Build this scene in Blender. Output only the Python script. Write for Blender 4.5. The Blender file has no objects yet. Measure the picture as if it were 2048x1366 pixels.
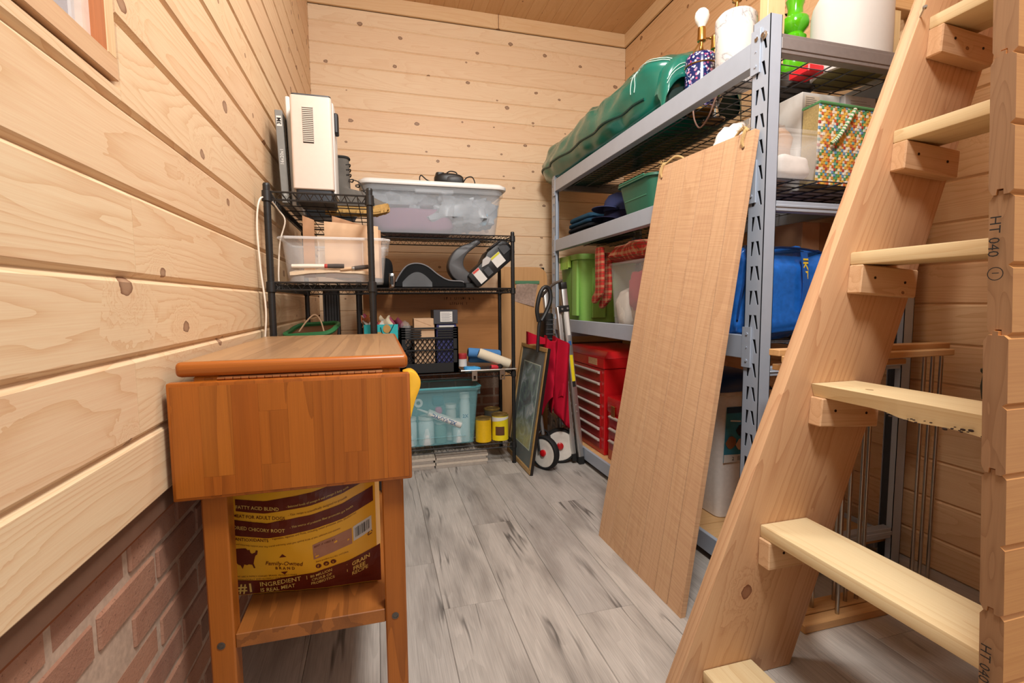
import bpy, bmesh, math, random
from mathutils import Vector, Matrix, noise, geometry
random.seed(7)
S = bpy.context.scene
COL = S.collection
R = math.radians
sin, cos, pi = math.sin, math.cos, math.pi

# ------------------------------------------------------------------ camera, world, lights, exposure
YAW, PIT, ROL = R(15.4447), R(-4.7344), R(-0.4763)
fw = Vector((sin(YAW)*cos(PIT), cos(YAW)*cos(PIT), sin(PIT)))
rt = Vector((cos(YAW), -sin(YAW), 0)); up = rt.cross(fw)
r2 = cos(ROL)*rt + sin(ROL)*up; u2 = -sin(ROL)*rt + cos(ROL)*up
cam_d = bpy.data.cameras.new('camera'); cam_d.sensor_width = 36; cam_d.lens = 36*965.36/2048; cam_d.clip_start = .02
cam = bpy.data.objects.new('camera', cam_d); COL.objects.link(cam)
m = Matrix.Identity(4)
for i in range(3): m[i][0] = r2[i]; m[i][1] = u2[i]; m[i][2] = -fw[i]
m[2][3] = 1.0
cam.matrix_world = m
S.camera = cam
W = bpy.data.worlds.new('world'); S.world = W; W.use_nodes = True
W.node_tree.nodes['Background'].inputs[0].default_value = (1.0, .985, .97, 1)
W.node_tree.nodes['Background'].inputs[1].default_value = 0.66
def area(name, loc, target, size, power, color=(1, .965, .92), shape='DISK', size_y=None):
    l = bpy.data.lights.new(name, 'AREA'); l.shape = shape; l.size = size; l.energy = power; l.color = color
    if size_y: l.size_y = size_y
    o = bpy.data.objects.new(name, l); COL.objects.link(o); o.location = loc
    o.rotation_euler = (Vector(target)-Vector(loc)).to_track_quat('-Z', 'Y').to_euler()
    return o
area('ceiling_lamp_light', (.45, .25, 2.75), (.55, 2.2, 1.2), .5, 56)
area('ceiling_lamp_light_rear', (.75, 1.7, 2.98), (.75, 1.75, 0), .30, 13)
S.view_settings.view_transform = 'Standard'; S.view_settings.look = 'None'
S.view_settings.exposure = 0.16; S.view_settings.gamma = 1
S.view_settings.use_curve_mapping = False

# ------------------------------------------------------------------ materials
def hexc(h):
    h = h.lstrip('#'); c = [int(h[i:i+2], 16)/255 for i in (0, 2, 4)]
    return tuple(x/12.92 if x <= .04045 else ((x+.055)/1.055)**2.4 for x in c) + (1,)
class NT:
    def __init__(s, name):
        s.m = bpy.data.materials.new(name); s.m.use_nodes = True; s.t = s.m.node_tree
        s.b = s.t.nodes['Principled BSDF']
    def n(s, typ, **kw):
        nd = s.t.nodes.new(typ)
        for k, v in kw.items(): setattr(nd, k, v)
        return nd
    def l(s, a, b): s.t.links.new(a, b)
    def math(s, op, a, b=None, c=None):
        nd = s.n('ShaderNodeMath', operation=op)
        for i, x in enumerate((a, b, c)):
            if x is None: continue
            if isinstance(x, (int, float)): nd.inputs[i].default_value = x
            else: s.l(x, nd.inputs[i])
        return nd.outputs[0]
    def mix(s, f, a, b, blend='MIX'):
        nd = s.n('ShaderNodeMix', data_type='RGBA', blend_type=blend)
        for i, x in ((0, f), (6, a), (7, b)):
            if isinstance(x, (int, float)): nd.inputs[i].default_value = x
            elif isinstance(x, tuple): nd.inputs[i].default_value = x
            else: s.l(x, nd.inputs[i])
        return nd.outputs[2]
    def ramp(s, f, stops):
        nd = s.n('ShaderNodeValToRGB'); e = nd.color_ramp.elements
        e[0].position, e[0].color = stops[0]; e[1].position, e[1].color = stops[-1]
        for p, c in stops[1:-1]:
            x = e.new(p); x.color = c
        s.l(f, nd.inputs[0]); return nd.outputs[0]
    def noise(s, vec, scale=1, detail=2, rough=.5, dist=0):
        nd = s.n('ShaderNodeTexNoise'); nd.inputs['Scale'].default_value = scale; nd.inputs['Detail'].default_value = detail
        nd.inputs['Roughness'].default_value = rough; nd.inputs['Distortion'].default_value = dist
        s.l(vec, nd.inputs['Vector']); return nd.outputs['Fac']
    def coords(s, order='XYZ', rnd=True):
        tc = s.n('ShaderNodeTexCoord'); sx = s.n('ShaderNodeSeparateXYZ'); s.l(tc.outputs['Object'], sx.inputs[0])
        o = [sx.outputs['XYZ'.index(a)] for a in order]
        if rnd:
            oi = s.n('ShaderNodeObjectInfo'); s.rnd = oi.outputs['Random']
            o = [s.math('ADD', o[i], s.math('MULTIPLY', s.rnd, k)) for i, k in enumerate((61., 23., 37.))]
        return o
    def comb(s, a, b, c):
        nd = s.n('ShaderNodeCombineXYZ')
        for i, x in enumerate((a, b, c)):
            if isinstance(x, (int, float)): nd.inputs[i].default_value = x
            else: s.l(x, nd.inputs[i])
        return nd.outputs[0]
    def bump(s, h, strength=.2, dist=.001):
        nd = s.n('ShaderNodeBump'); nd.inputs['Strength'].default_value = strength; nd.inputs['Distance'].default_value = dist
        s.l(h, nd.inputs['Height']); s.l(nd.outputs[0], s.b.inputs['Normal'])
MATS = {}
def plain(name, col, rough=.5, metal=0., spec=.5, noisy=.06, trans=0., alpha=1., emit=0., sheen=0., coat=0., ns=60):
    if name in MATS: return MATS[name]
    q = NT(name); c = hexc(col)
    q.b.inputs['Roughness'].default_value = rough; q.b.inputs['Metallic'].default_value = metal
    q.b.inputs['Specular IOR Level'].default_value = spec
    if noisy:
        x, y, z = q.coords(rnd=True)
        f = q.noise(q.comb(x, y, z), ns, 3)
        d = tuple(max(0, v*(1-noisy*2)) for v in c[:3]) + (1,); e = tuple(min(1, v*(1+noisy*2)) for v in c[:3]) + (1,)
        q.l(q.mix(f, d, e), q.b.inputs['Base Color'])
    else: q.b.inputs['Base Color'].default_value = c
    if trans: q.b.inputs['Transmission Weight'].default_value = trans
    if alpha < 1: q.b.inputs['Alpha'].default_value = alpha
    if sheen: q.b.inputs['Sheen Weight'].default_value = sheen
    if coat: q.b.inputs['Coat Weight'].default_value = coat; q.b.inputs['Coat Roughness'].default_value = .15
    if emit: q.b.inputs['Emission Color'].default_value = c; q.b.inputs['Emission Strength'].default_value = emit
    MATS[name] = q.m; return q.m
def fabric(name, col, col2=None, rough=.9, scale=700, wr=9):
    if name in MATS: return MATS[name]
    q = NT(name); q.b.inputs['Roughness'].default_value = rough; q.b.inputs['Specular IOR Level'].default_value = .2
    x, y, z = q.coords(); v = q.comb(x, y, z)
    a = q.noise(v, wr, 3); b = q.noise(v, scale, 1)
    c = q.mix(a, hexc(col), hexc(col2 or col)); c = q.mix(.35, c, q.ramp(b, [(0, (.25, .25, .25, 1)), (1, (.75, .75, .75, 1))]), 'OVERLAY')
    q.l(c, q.b.inputs['Base Color']); q.bump(b, .25, .001); MATS[name] = q.m; return q.m
def wood(name, light, dark, knot='#5a3520', order='XYZ', gs=(.55, 5., 5.), bands=13., contrast=.55, knots=.35, kscale=4.2, rough=.5, fibre=.35, var=.35, tint='#c98e5a', streak=0., coat=0., saw=0., ksize=1.):
    if name in MATS: return MATS[name]
    q = NT(name); l, a, b = q.coords(order)
    L, D = hexc(light), hexc(dark)
    # sparse knots, seen on the broad face
    kv = q.comb(q.math('MULTIPLY', l, kscale*.72), q.math('MULTIPLY', a, kscale), 0.0)
    vor = q.n('ShaderNodeTexVoronoi', voronoi_dimensions='2D'); vor.inputs['Scale'].default_value = 1; q.l(kv, vor.inputs['Vector'])
    sc = q.n('ShaderNodeSeparateColor'); q.l(vor.outputs['Color'], sc.inputs[0])
    has = q.math('LESS_THAN', sc.outputs[0], knots)
    size = q.math('MULTIPLY_ADD', sc.outputs[1], .042*ksize, .018*ksize)
    wob = q.noise(q.comb(q.math('MULTIPLY', l, 60), q.math('MULTIPLY', a, 60), 0.0), 1, 2)
    dist = q.math('DIVIDE', q.math('MULTIPLY', vor.outputs['Distance'], q.math('MULTIPLY_ADD', wob, .8, .6)), size)   # 1 at the knot's rim
    near = q.math('MULTIPLY', has, q.math('DIVIDE', 1.0, q.math('MULTIPLY_ADD', q.math('POWER', dist, 4.), .02, 1.)))
    # cathedral grain: contours of stretched noise, pushed round the knots
    n1 = q.noise(q.comb(q.math('MULTIPLY', l, gs[0]), q.math('MULTIPLY', a, gs[1]), q.math('MULTIPLY', b, gs[2])), 1, 1.2, .45)
    n2 = q.noise(q.comb(q.math('MULTIPLY', l, 5.), q.math('MULTIPLY', a, 28.), q.math('MULTIPLY', b, 28.)), 1, 2)
    g = q.math('ADD', q.math('MULTIPLY_ADD', n2, .035, n1), q.math('MULTIPLY', near, .16))
    s_ = q.math('FRACT', q.math('MULTIPLY', g, bands))
    s1 = q.math('POWER', s_, 3.6)
    fib = q.noise(q.comb(q.math('MULTIPLY', l, 9.), q.math('MULTIPLY', a, 420.), q.math('MULTIPLY', b, 420.)), 1, 2)
    blot = q.noise(q.comb(q.math('MULTIPLY', l, 1.6), q.math('MULTIPLY', a, 6.), q.math('MULTIPLY', b, 6.)), 1, 2)
    base = q.mix(q.math('MULTIPLY', q.rnd, var), L, hexc(tint))
    base = q.mix(q.math('MULTIPLY', blot, .35), base, D)
    c = q.mix(q.math('MULTIPLY', s1, contrast), base, D)
    c = q.mix(fibre, c, q.ramp(fib, [(.25, (.36, .36, .36, 1)), (.75, (.62, .62, .62, 1))]), 'OVERLAY')
    if streak:
        st = q.noise(q.comb(q.math('MULTIPLY', l, .8), q.math('MULTIPLY', a, 16.), q.math('MULTIPLY', b, 16.)), 1, 3)
        c = q.mix(q.math('MULTIPLY', q.math('GREATER_THAN', st, .55), streak), c, D)
    if saw:
        sw = q.noise(q.comb(q.math('MULTIPLY_ADD', a, 26., q.math('MULTIPLY', l, 230.)), q.math('MULTIPLY', a, 5.), 0.0), 1, 2)
        c = q.mix(saw, c, q.ramp(sw, [(.3, (.3, .3, .3, 1)), (.7, (.66, .66, .66, 1))]), 'OVERLAY')
    if knots > 0:
        inner = q.math('MULTIPLY', has, q.math('LESS_THAN', dist, 1.0))
        halo = q.math('MULTIPLY', has, q.math('SMOOTH_MIN', 1.0, q.math('DIVIDE', .35, q.math('POWER', q.math('ADD', dist, .001), 3.)), .1))
        rim = q.math('MULTIPLY', inner, q.math('MULTIPLY_ADD', q.math('POWER', dist, 4.), .35, .6))
        c = q.mix(q.math('MULTIPLY', halo, .55), c, hexc(tint))
        c = q.mix(rim, c, hexc(knot))
    q.l(c, q.b.inputs['Base Color']); q.b.inputs['Roughness'].default_value = rough
    q.b.inputs['Specular IOR Level'].default_value = .3
    if coat: q.b.inputs['Coat Weight'].default_value = coat; q.b.inputs['Coat Roughness'].default_value = .25
    q.bump(fib, .12, .0006)
    MATS[name] = q.m; return q.m

PINE = wood('pine_board', '#e9d0ab', '#cc9d70', knot='#6b3f2a', knots=.5, kscale=5.4, ksize=1.5, contrast=.55, bands=40., gs=(.42, 5., 5.), tint='#e4bd9a', var=.55)
PINE_BOUNCE = wood('pine_board_bounce', '#e3c196', '#c08f62', knot='#5f3320', knots=.5, kscale=4.4, ksize=1.1, contrast=.5, bands=34., gs=(.45, 5., 5.), tint='#d9a97c', var=.6)  # right-wall pine; warm bounced light is mixed into this oranger tone
PINE_BACK = wood('pine_board_back', '#e9d1b0', '#d2a97f', knot='#54301f', knots=.6, kscale=5.2, ksize=1.1, contrast=.35, bands=30., tint='#e2bb98', var=.5)
PINE_CEIL = wood('pine_ceiling', '#dab68c', '#c0915f', knots=.35, kscale=6, contrast=.3, tint='#cda173', var=.5)
PINE_TRIM = wood('pine_trim', '#e6cba2', '#d0a26f', knots=.2, kscale=4, contrast=.3, var=.2)
LADDERX = wood('fir_stringer', '#dcb388', '#b57f55', knot='#6a3520', order='XYZ', gs=(.25, 7, 7), bands=24, contrast=.6, knots=.25, kscale=3.2, tint='#c98a5c', var=.2)
TREADY = wood('tread_pine', '#e8d8b0', '#cdae7c', order='YXZ', gs=(.5, 9, 9), bands=12, contrast=.45, knots=.12, kscale=6, tint='#e0c48c')
CLEAT = wood('cleat_wood', '#dfbd96', '#bd9068', order='XZY', gs=(.5, 14, 14), bands=10, contrast=.5, knots=.15, kscale=9)
STAIN = wood('stained_beech', '#a85a1a', '#6e370c', knot='#4a200c', order='YXZ', gs=(.3, 14, 14), bands=5, contrast=.25, knots=.05, fibre=.3, rough=.35, tint='#bf7429', var=.6, coat=.25)
STAINZ = wood('stained_beech_upright', '#a85a1a', '#6e370c', knot='#4a200c', order='ZXY', gs=(.5, 14, 14), bands=6, contrast=.45, streak=.12, knots=.05, fibre=.3, rough=.35, tint='#bf7429', var=.6, coat=.25)
STAINX = wood('stained_beech_cross', '#a85a1a', '#6e370c', order='XZY', gs=(.3, 14, 14), bands=5, contrast=.25, knots=.0, fibre=.3, rough=.35, tint='#c27433', var=.3, coat=.25)
ROUGH = wood('rough_sawn_board', '#d4ae88', '#b48963', order='YXZ', gs=(.4, 7, 7), bands=14, contrast=.35, knots=.08, kscale=3, fibre=.22, rough=.7, tint='#cfa684', var=.3, saw=.32)
RODWOOD = wood('pale_strip_wood', '#dbb581', '#b98a55', order='XZY', gs=(.4, 20, 20), bands=8, contrast=.4, knots=0)
PLYX = wood('brown_panel', '#b27a48', '#94602f', order='XZY', gs=(.5, 8, 8), bands=8, contrast=.25, knots=0, var=.05, rough=.45)
PLYL = wood('light_panel', '#cf9f6c', '#b07e4c', order='ZXY', gs=(.4, 6, 6), bands=9, contrast=.35, knots=0, var=.05, rough=.45)
ENDG = wood('end_grain', '#9c7755', '#765236', order='ZYX', gs=(5, 30, 5), bands=10, contrast=.45, knots=0, fibre=.2, tint='#9a7658', var=.6, rough=.8)
PINE_NEAR = wood('pine_partition', '#d99c5e', '#b97840', knots=.1, contrast=.3)

STAINTOP = wood('worn_sheen_tabletop', '#ae8862', '#6a4c36', knot='#4a200c', order='YXZ', gs=(.3, 14, 14), bands=5, contrast=.3, knots=.05, fibre=.3, rough=.38, tint='#bd9468', var=.9, coat=.35, streak=.25)  # worn top; its bright gloss reflection is also put into the paler tone
def floor_mat():
    q = NT('grey_plank'); l, a, b = q.coords('XYZ')
    n1 = q.noise(q.comb(q.math('MULTIPLY', l, 1.1), q.math('MULTIPLY', a, 7.), 0.0), 1, 2.5)
    s = q.math('FRACT', q.math('MULTIPLY', n1, 9.))
    fib = q.noise(q.comb(q.math('MULTIPLY', l, 7.), q.math('MULTIPLY', a, 260.), 0.0), 1, 3, .6)
    crk = q.noise(q.comb(q.math('MULTIPLY', l, .9), q.math('MULTIPLY', a, 11.), 3.7), 1, 3, .5, .15)
    cr = q.ramp(q.math('ABSOLUTE', q.math('SUBTRACT', crk, .5)), [(0, (1, 1, 1, 1)), (.006, (.8, .8, .8, 1)), (.022, (0, 0, 0, 1))])
    msk = q.noise(q.comb(q.math('MULTIPLY', l, 2.3), q.math('MULTIPLY', a, 6.), 9.1), 1, 1)
    mk = q.ramp(msk, [(.52, (0, 0, 0, 1)), (.62, (1, 1, 1, 1))])
    blot = q.noise(q.comb(q.math('MULTIPLY', l, 2.6), q.math('MULTIPLY', a, 9.), 5.0), 1, 3)
    c = q.mix(q.math('MULTIPLY', q.rnd, .7), hexc('#bdb6ae'), hexc('#aaa5a0'))
    c = q.mix(q.math('MULTIPLY', s, .16), c, hexc('#766f69'))
    c = q.mix(q.ramp(blot, [(.45, (0, 0, 0, 1)), (.72, (.75, .75, .75, 1))]), c, hexc('#7f7872'))
    c = q.mix(.55, c, q.ramp(fib, [(.25, (.3, .3, .3, 1)), (.75, (.66, .66, .66, 1))]), 'OVERLAY')
    c = q.mix(q.math('MULTIPLY', cr, q.math('MULTIPLY', mk, .8)), c, hexc('#3f3b38'))
    q.l(c, q.b.inputs['Base Color']); q.b.inputs['Roughness'].default_value = .42; q.b.inputs['Specular IOR Level'].default_value = .35
    q.bump(fib, .15, .0006); return q.m
FLOOR = floor_mat()
def brick_mat():
    q = NT('fired_brick'); x, y, z = q.coords('XYZ')
    v = q.comb(x, y, z); n = q.noise(v, 16, 4, .6); f = q.noise(v, 160, 3, .7)
    c = q.ramp(q.rnd, [(0, hexc('#6d4334')), (.2, hexc('#9c6a52')), (.45, hexc('#7a4c3c')), (.62, hexc('#a8755a')), (.8, hexc('#57362c')), (1, hexc('#8e5c48'))])
    c = q.mix(q.math('MULTIPLY', n, .7), c, hexc('#b58c72')); c = q.mix(q.math('MULTIPLY', q.math('GREATER_THAN', f, .64), .5), c, hexc('#4a2c22'))
    q.l(c, q.b.inputs['Base Color']); q.b.inputs['Roughness'].default_value = .9; q.bump(f, .5, .003); return q.m
BRICK = brick_mat()
MORTAR = plain('mortar', '#b49a86', .95, noisy=.18, ns=90)
BLACKM = plain('black_powder_coat', '#1d1c1c', .42, noisy=.05)
BLACKP = plain('black_plastic', '#191a1b', .45, noisy=.05)
BLACKR = plain('black_rubber', '#141414', .75)
GREYM = plain('grey_rack_paint', '#aeb9c8', .36, metal=.12, noisy=.03, ns=20)
GREYD = plain('grey_rack_wire', '#55565a', .45, metal=.5)
STEEL = plain('brushed_steel', '#b9b4ac', .28, metal=1., noisy=.05)
ALU = plain('aluminium', '#c9c9c7', .35, metal=.9, noisy=.04)
BRASS = plain('brass', '#b98f4e', .3, metal=1.)
COPPERY = plain('hinge_metal', '#a8744c', .35, metal=.9)
WHITEP = plain('white_plastic', '#dedcd7', .4, noisy=.02)
DARKGREY = plain('dark_grey_plastic', '#3d3f42', .5)
PAPER = plain('white_paper', '#d6d3cd', .8, noisy=.03)
CARD = plain('cardboard', '#cfab88', .85, noisy=.07, ns=25)
CARDD = plain('brown_cardboard', '#b08562', .85, noisy=.07, ns=25)
INK = plain('black_ink', '#1b1714', .8, noisy=0)
REDM = plain('red_enamel', '#c3161c', .3, noisy=.03, coat=.3)
REDF = fabric('red_canvas', '#c01030', '#9c0a26')
CORD = plain('cord_plastic', '#e8dccb', .5)
def clear(name, col, alpha=.35, rough=.25):
    if name in MATS: return MATS[name]
    q = NT(name); q.b.inputs['Base Color'].default_value = hexc(col); q.b.inputs['Roughness'].default_value = rough
    q.b.inputs['Alpha'].default_value = alpha; q.b.inputs['Specular IOR Level'].default_value = .5
    MATS[name] = q.m; return q.m
CLEARP = clear('clear_bin_plastic', '#ecebea', .15)
FROST = clear('frosted_bin_plastic', '#cfd6dd', .22)
TEALP = clear('teal_bin_plastic', '#98d6de', .24)
FILM = clear('clear_film', '#f2efec', .15, .15)
GLASS = clear('picture_glass', '#e8f2f2', .10, .03)

# ------------------------------------------------------------------ geometry helpers
class G:
    def __init__(s): s.v = []; s.f = []; s.mi = []
    def add(s, vs, fs, m=0):
        o = len(s.v); s.v += [Vector(p) for p in vs]; s.f += [[i+o for i in f] for f in fs]; s.mi += [m]*len(fs); return s
    def box(s, x0, x1, y0, y1, z0, z1, m=0, M=None):
        v = [Vector((x, y, z)) for z in (z0, z1) for y in (y0, y1) for x in (x0, x1)]
        if M: v = [M @ p for p in v]
        return s.add(v, [(0, 2, 3, 1), (4, 5, 7, 6), (0, 1, 5, 4), (2, 6, 7, 3), (0, 4, 6, 2), (1, 3, 7, 5)], m)
    def ring(s, c, u, w, r, n): return [c + u*(r*cos(2*pi*i/n)) + w*(r*sin(2*pi*i/n)) for i in range(n)]
    def tube(s, pts, r, n=6, m=0, closed=False, cap=True):
        pts = [Vector(p) for p in pts]; k = len(pts); rr = r if isinstance(r, (list, tuple)) else [r]*k
        vs = []; u = None
        for i, p in enumerate(pts):
            if closed: t = (pts[(i+1) % k]-pts[i-1])
            else: t = pts[min(i+1, k-1)]-pts[max(i-1, 0)]
            t = t.normalized() if t.length > 1e-9 else Vector((0, 0, 1))
            if u is None:
                u = t.orthogonal().normalized()
                if n == 4: u = (Matrix.Rotation(pi/4, 3, t) @ u)
            else:
                u = (u - t*u.dot(t)); u = u.normalized() if u.length > 1e-6 else t.orthogonal().normalized()
            vs += s.ring(p, u, t.cross(u), rr[i], n)
        fs = []
        for i in range(k if closed else k-1):
            a, b = i*n, ((i+1) % k)*n
            for j in range(n): fs.append((a+j, a+(j+1) % n, b+(j+1) % n, b+j))
        if cap and not closed: fs += [tuple(range(n))[::-1], tuple((k-1)*n+j for j in range(n))]
        return s.add(vs, fs, m)
    def cyl(s, p0, p1, r, r1=None, n=16, m=0, cap=True): return s.tube([p0, p1], [r, r if r1 is None else r1], n, m, cap=cap)
    def prism(s, poly, ax, a0, a1, m=0, M=None):
        # poly in the two remaining axes, in xyz order
        def P(q, a):
            q = list(q); q.insert('XYZ'.index(ax), a); v = Vector(q); return M @ v if M else v
        k = len(poly); vs = [P(q, a0) for q in poly] + [P(q, a1) for q in poly]
        fs = [tuple(range(k))[::-1], tuple(range(k, 2*k))] + [(i, (i+1) % k, k+(i+1) % k, k+i) for i in range(k)]
        return s.add(vs, fs, m)
    def lathe(s, prof, c=(0, 0, 0), n=24, m=0, M=None, sx=1, sy=1):
        c = Vector(c); vs = []; k = len(prof)
        for r, z in prof:
            for i in range(n):
                p = Vector((r*cos(2*pi*i/n)*sx, r*sin(2*pi*i/n)*sy, z)); vs.append(c + (M @ p if M else p))
        fs = [(j*n+i, j*n+(i+1) % n, (j+1)*n+(i+1) % n, (j+1)*n+i) for j in range(k-1) for i in range(n)]
        fs += [tuple(range(n))[::-1], tuple((k-1)*n+i for i in range(n))]
        return s.add(vs, fs, m)
    def grid(s, fn, nu, nv, m=0, wu=False, wv=False):
        vs = [fn(i/(nu if wu else nu-1), j/(nv if wv else nv-1)) for j in range(nv) for i in range(nu)]
        fs = [(j*nu+i, j*nu+(i+1) % nu, ((j+1) % nv)*nu+(i+1) % nu, ((j+1) % nv)*nu+i) for j in range(nv if wv else nv-1) for i in range(nu if wu else nu-1)]
        return s.add(vs, fs, m)
    def slab(s, fn, nu, nv, th, m=0):
        # a curved sheet with thickness th (Vector or callable giving offset)
        off = th if callable(th) else (lambda u, v: Vector(th))
        a = [Vector(fn(i/(nu-1), j/(nv-1))) for j in range(nv) for i in range(nu)]
        b = [a[j*nu+i] + off(i/(nu-1), j/(nv-1)) for j in range(nv) for i in range(nu)]
        k = nu*nv; fs = []
        for j in range(nv-1):
            for i in range(nu-1):
                q = (j*nu+i, j*nu+i+1, (j+1)*nu+i+1, (j+1)*nu+i); fs.append(q[::-1]); fs.append(tuple(x+k for x in q))
        bd = [i for i in range(nu)] + [j*nu+nu-1 for j in range(1, nv)] + [(nv-1)*nu+i for i in range(nu-2, -1, -1)] + [j*nu for j in range(nv-2, 0, -1)]
        for i in range(len(bd)):
            p, q = bd[i], bd[(i+1) % len(bd)]; fs.append((p, q, q+k, p+k))
        return s.add(a+b, fs, m)
    def sup(s, c, r, e1=.5, e2=.5, nu=32, nv=16, disp=None, m=0, M=None):
        # superellipsoid
        c = Vector(c); sg = lambda x, e: math.copysign(abs(x)**e, x)
        def fn(u, v):
            t = 2*pi*u; f = -pi/2 + pi*(.002+.996*v)
            p = Vector((r[0]*sg(cos(f), e1)*sg(cos(t), e2), r[1]*sg(cos(f), e1)*sg(sin(t), e2), r[2]*sg(sin(f), e1)))
            if disp: p = disp(p, u, v)
            return c + (M @ p if M else p)
        o = len(s.v); s.grid(fn, nu, nv, m, wu=True)
        s.f += [[o+i for i in range(nu)][::-1], [o+(nv-1)*nu+i for i in range(nu)]]; s.mi += [m, m]
        return s
    def rbox(s, x0, x1, y0, y1, z0, z1, r, m=0, seg=4, taper=0, M=None):
        # box with rounded vertical corners, optional taper (bottom narrower)
        def loop(z, t):
            out = []
            for cx, cy, a0 in ((x1-r, y1-r, 0), (x0+r, y1-r, 90), (x0+r, y0+r, 180), (x1-r, y0+r, 270)):
                for i in range(seg+1):
                    a = R(a0+90*i/seg); out.append(Vector((cx+r*cos(a), cy+r*sin(a), z)))
            cx, cy = (x0+x1)/2, (y0+y1)/2
            hx, hy = (x1-x0)/2, (y1-y0)/2
            return [Vector((cx+(p.x-cx)*(1-t/hx), cy+(p.y-cy)*(1-t/hy), p.z)) for p in out]
        a, b = loop(z0, taper), loop(z1, 0); k = len(a); vs = a+b
        if M: vs = [M @ p for p in vs]
        return s.add(vs, [tuple(range(k))[::-1], tuple(range(k, 2*k))] + [(i, (i+1) % k, k+(i+1) % k, k+i) for i in range(k)], m)
    def tub(s, x0, x1, y0, y1, z0, z1, r, th=.003, taper=.02, m=0, seg=4, rim=.012, rimh=.015, M=None):
        # open bin with wall thickness and a rolled rim
        def loop(z, ins, off):
            out = []; X0, X1, Y0, Y1 = x0+ins-off, x1-ins+off, y0+ins-off, y1-ins+off; rr = max(.002, r+off)
            for cx, cy, a0 in ((X1-rr, Y1-rr, 0), (X0+rr, Y1-rr, 90), (X0+rr, Y0+rr, 180), (X1-rr, Y0+rr, 270)):
                for i in range(seg+1):
                    a = R(a0+90*i/seg); out.append(Vector((cx+rr*cos(a), cy+rr*sin(a), z)))
            return out
        L = [loop(z0, taper, 0), loop(z1-rimh, 0.002, 0), loop(z1-rimh, 0, rim), loop(z1, 0, rim), loop(z1, 0, -th), loop(z0+th, taper, -th)]
        k = len(L[0]); vs = [p for q in L for p in q]
        if M: vs = [M @ p for p in vs]
        fs = [(j*k+i, j*k+(i+1) % k, (j+1)*k+(i+1) % k, (j+1)*k+i) for j in range(len(L)-1) for i in range(k)]
        fs += [tuple(range(k))[::-1], tuple((len(L)-1)*k+i for i in range(k))]
        return s.add(vs, fs, m)
    def holed(s, outer, holes, fn, th, m=0):
        # flat plate with holes: 2D loops mapped by fn(a, b, depth)
        loops = [outer]+holes; flat = [p for l in loops for p in l]; k = len(flat)
        tri = geometry.tessellate_polygon([[Vector((p[0], p[1], 0)) for p in l] for l in loops])
        vs = [fn(p[0], p[1], 0) for p in flat] + [fn(p[0], p[1], th) for p in flat]
        fs = [tuple(t) for t in tri] + [tuple(i+k for i in t[::-1]) for t in tri]; o = 0
        for l in loops:
            n = len(l); fs += [(o+i, o+(i+1) % n, o+k+(i+1) % n, o+k+i) for i in range(n)]; o += n
        return s.add(vs, fs, m)
def V(*a): return Vector(a)
def T(*a): return Matrix.Translation(a)
def RZ(d): return Matrix.Rotation(R(d), 4, 'Z')
def RX(d): return Matrix.Rotation(R(d), 4, 'X')
def RY(d): return Matrix.Rotation(R(d), 4, 'Y')
def mesh_of(g, name, mats, off=Vector((0, 0, 0)), bevel=0, seg=1, ang=35, smooth=True):
    me = bpy.data.meshes.new(name)
    me.from_pydata([p-off for p in g.v], [], g.f)
    for mt in (mats if isinstance(mats, (list, tuple)) else [mats]): me.materials.append(mt)
    me.polygons.foreach_set('material_index', g.mi)
    bm = bmesh.new(); bm.from_mesh(me)
    bmesh.ops.recalc_face_normals(bm, faces=bm.faces)
    if bevel:
        ed = [e for e in bm.edges if len(e.link_faces) == 2 and e.calc_face_angle(0) > R(30)]
        bmesh.ops.bevel(bm, geom=ed, offset=bevel, segments=seg, affect='EDGES', profile=.5, clamp_overlap=True)
    bm.to_mesh(me); bm.free()
    if smooth:
        me.polygons.foreach_set('use_smooth', [True]*len(me.polygons)); me.set_sharp_from_angle(angle=R(ang))
    me.update(); return me
def props(o, label=None, cat=None, group=None, kind=None):
    if label: o['label'] = label
    if cat: o['category'] = cat
    if group: o['group'] = group
    if kind: o['kind'] = kind
    return o
WPOS = {}
def thing(name, label, cat, loc, group=None):
    o = bpy.data.objects.new(name, None); o.empty_display_size = .05; COL.objects.link(o); o.location = loc
    WPOS[o] = Vector(loc); return props(o, label, cat, group)
def part(name, g, mat, parent, bevel=0, M=None, label=None, kind=None, **kw):
    """mesh under parent; vertices in world space, or in M's space (M then places the part)"""
    base = WPOS[parent]
    if M is None:
        me = mesh_of(g, name, mat, base, bevel, **kw); o = bpy.data.objects.new(name, me); COL.objects.link(o); o.parent = parent; WPOS[o] = base.copy()
    else:
        me = mesh_of(g, name, mat, Vector((0, 0, 0)), bevel, **kw); o = bpy.data.objects.new(name, me); COL.objects.link(o); o.parent = parent
        o.matrix_local = T(*(-base)) @ M; WPOS[o] = M.translation.copy()
    return props(o, label, None, None, kind)
def solo(name, g, mat, label, cat, group=None, bevel=0, kind=None, M=None, **kw):
    """a top-level thing that is one mesh; origin at its base"""
    if M is None:
        xs = [p.x for p in g.v]; ys = [p.y for p in g.v]; zs = [p.z for p in g.v]
        off = Vector(((min(xs)+max(xs))/2, (min(ys)+max(ys))/2, min(zs)))
        o = bpy.data.objects.new(name, mesh_of(g, name, mat, off, bevel, **kw)); o.location = off
    else:
        off = M.translation.copy(); o = bpy.data.objects.new(name, mesh_of(g, name, mat, Vector((0, 0, 0)), bevel, **kw)); o.matrix_world = M
    COL.objects.link(o); WPOS[o] = off
    return props(o, label, cat, group, kind)
def struct(name, g, mat, **kw):
    o = bpy.data.objects.new(name, mesh_of(g, name, mat, Vector((0, 0, 0)), **kw)); COL.objects.link(o); WPOS[o] = Vector((0, 0, 0)); o['kind'] = 'structure'; return o
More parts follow.
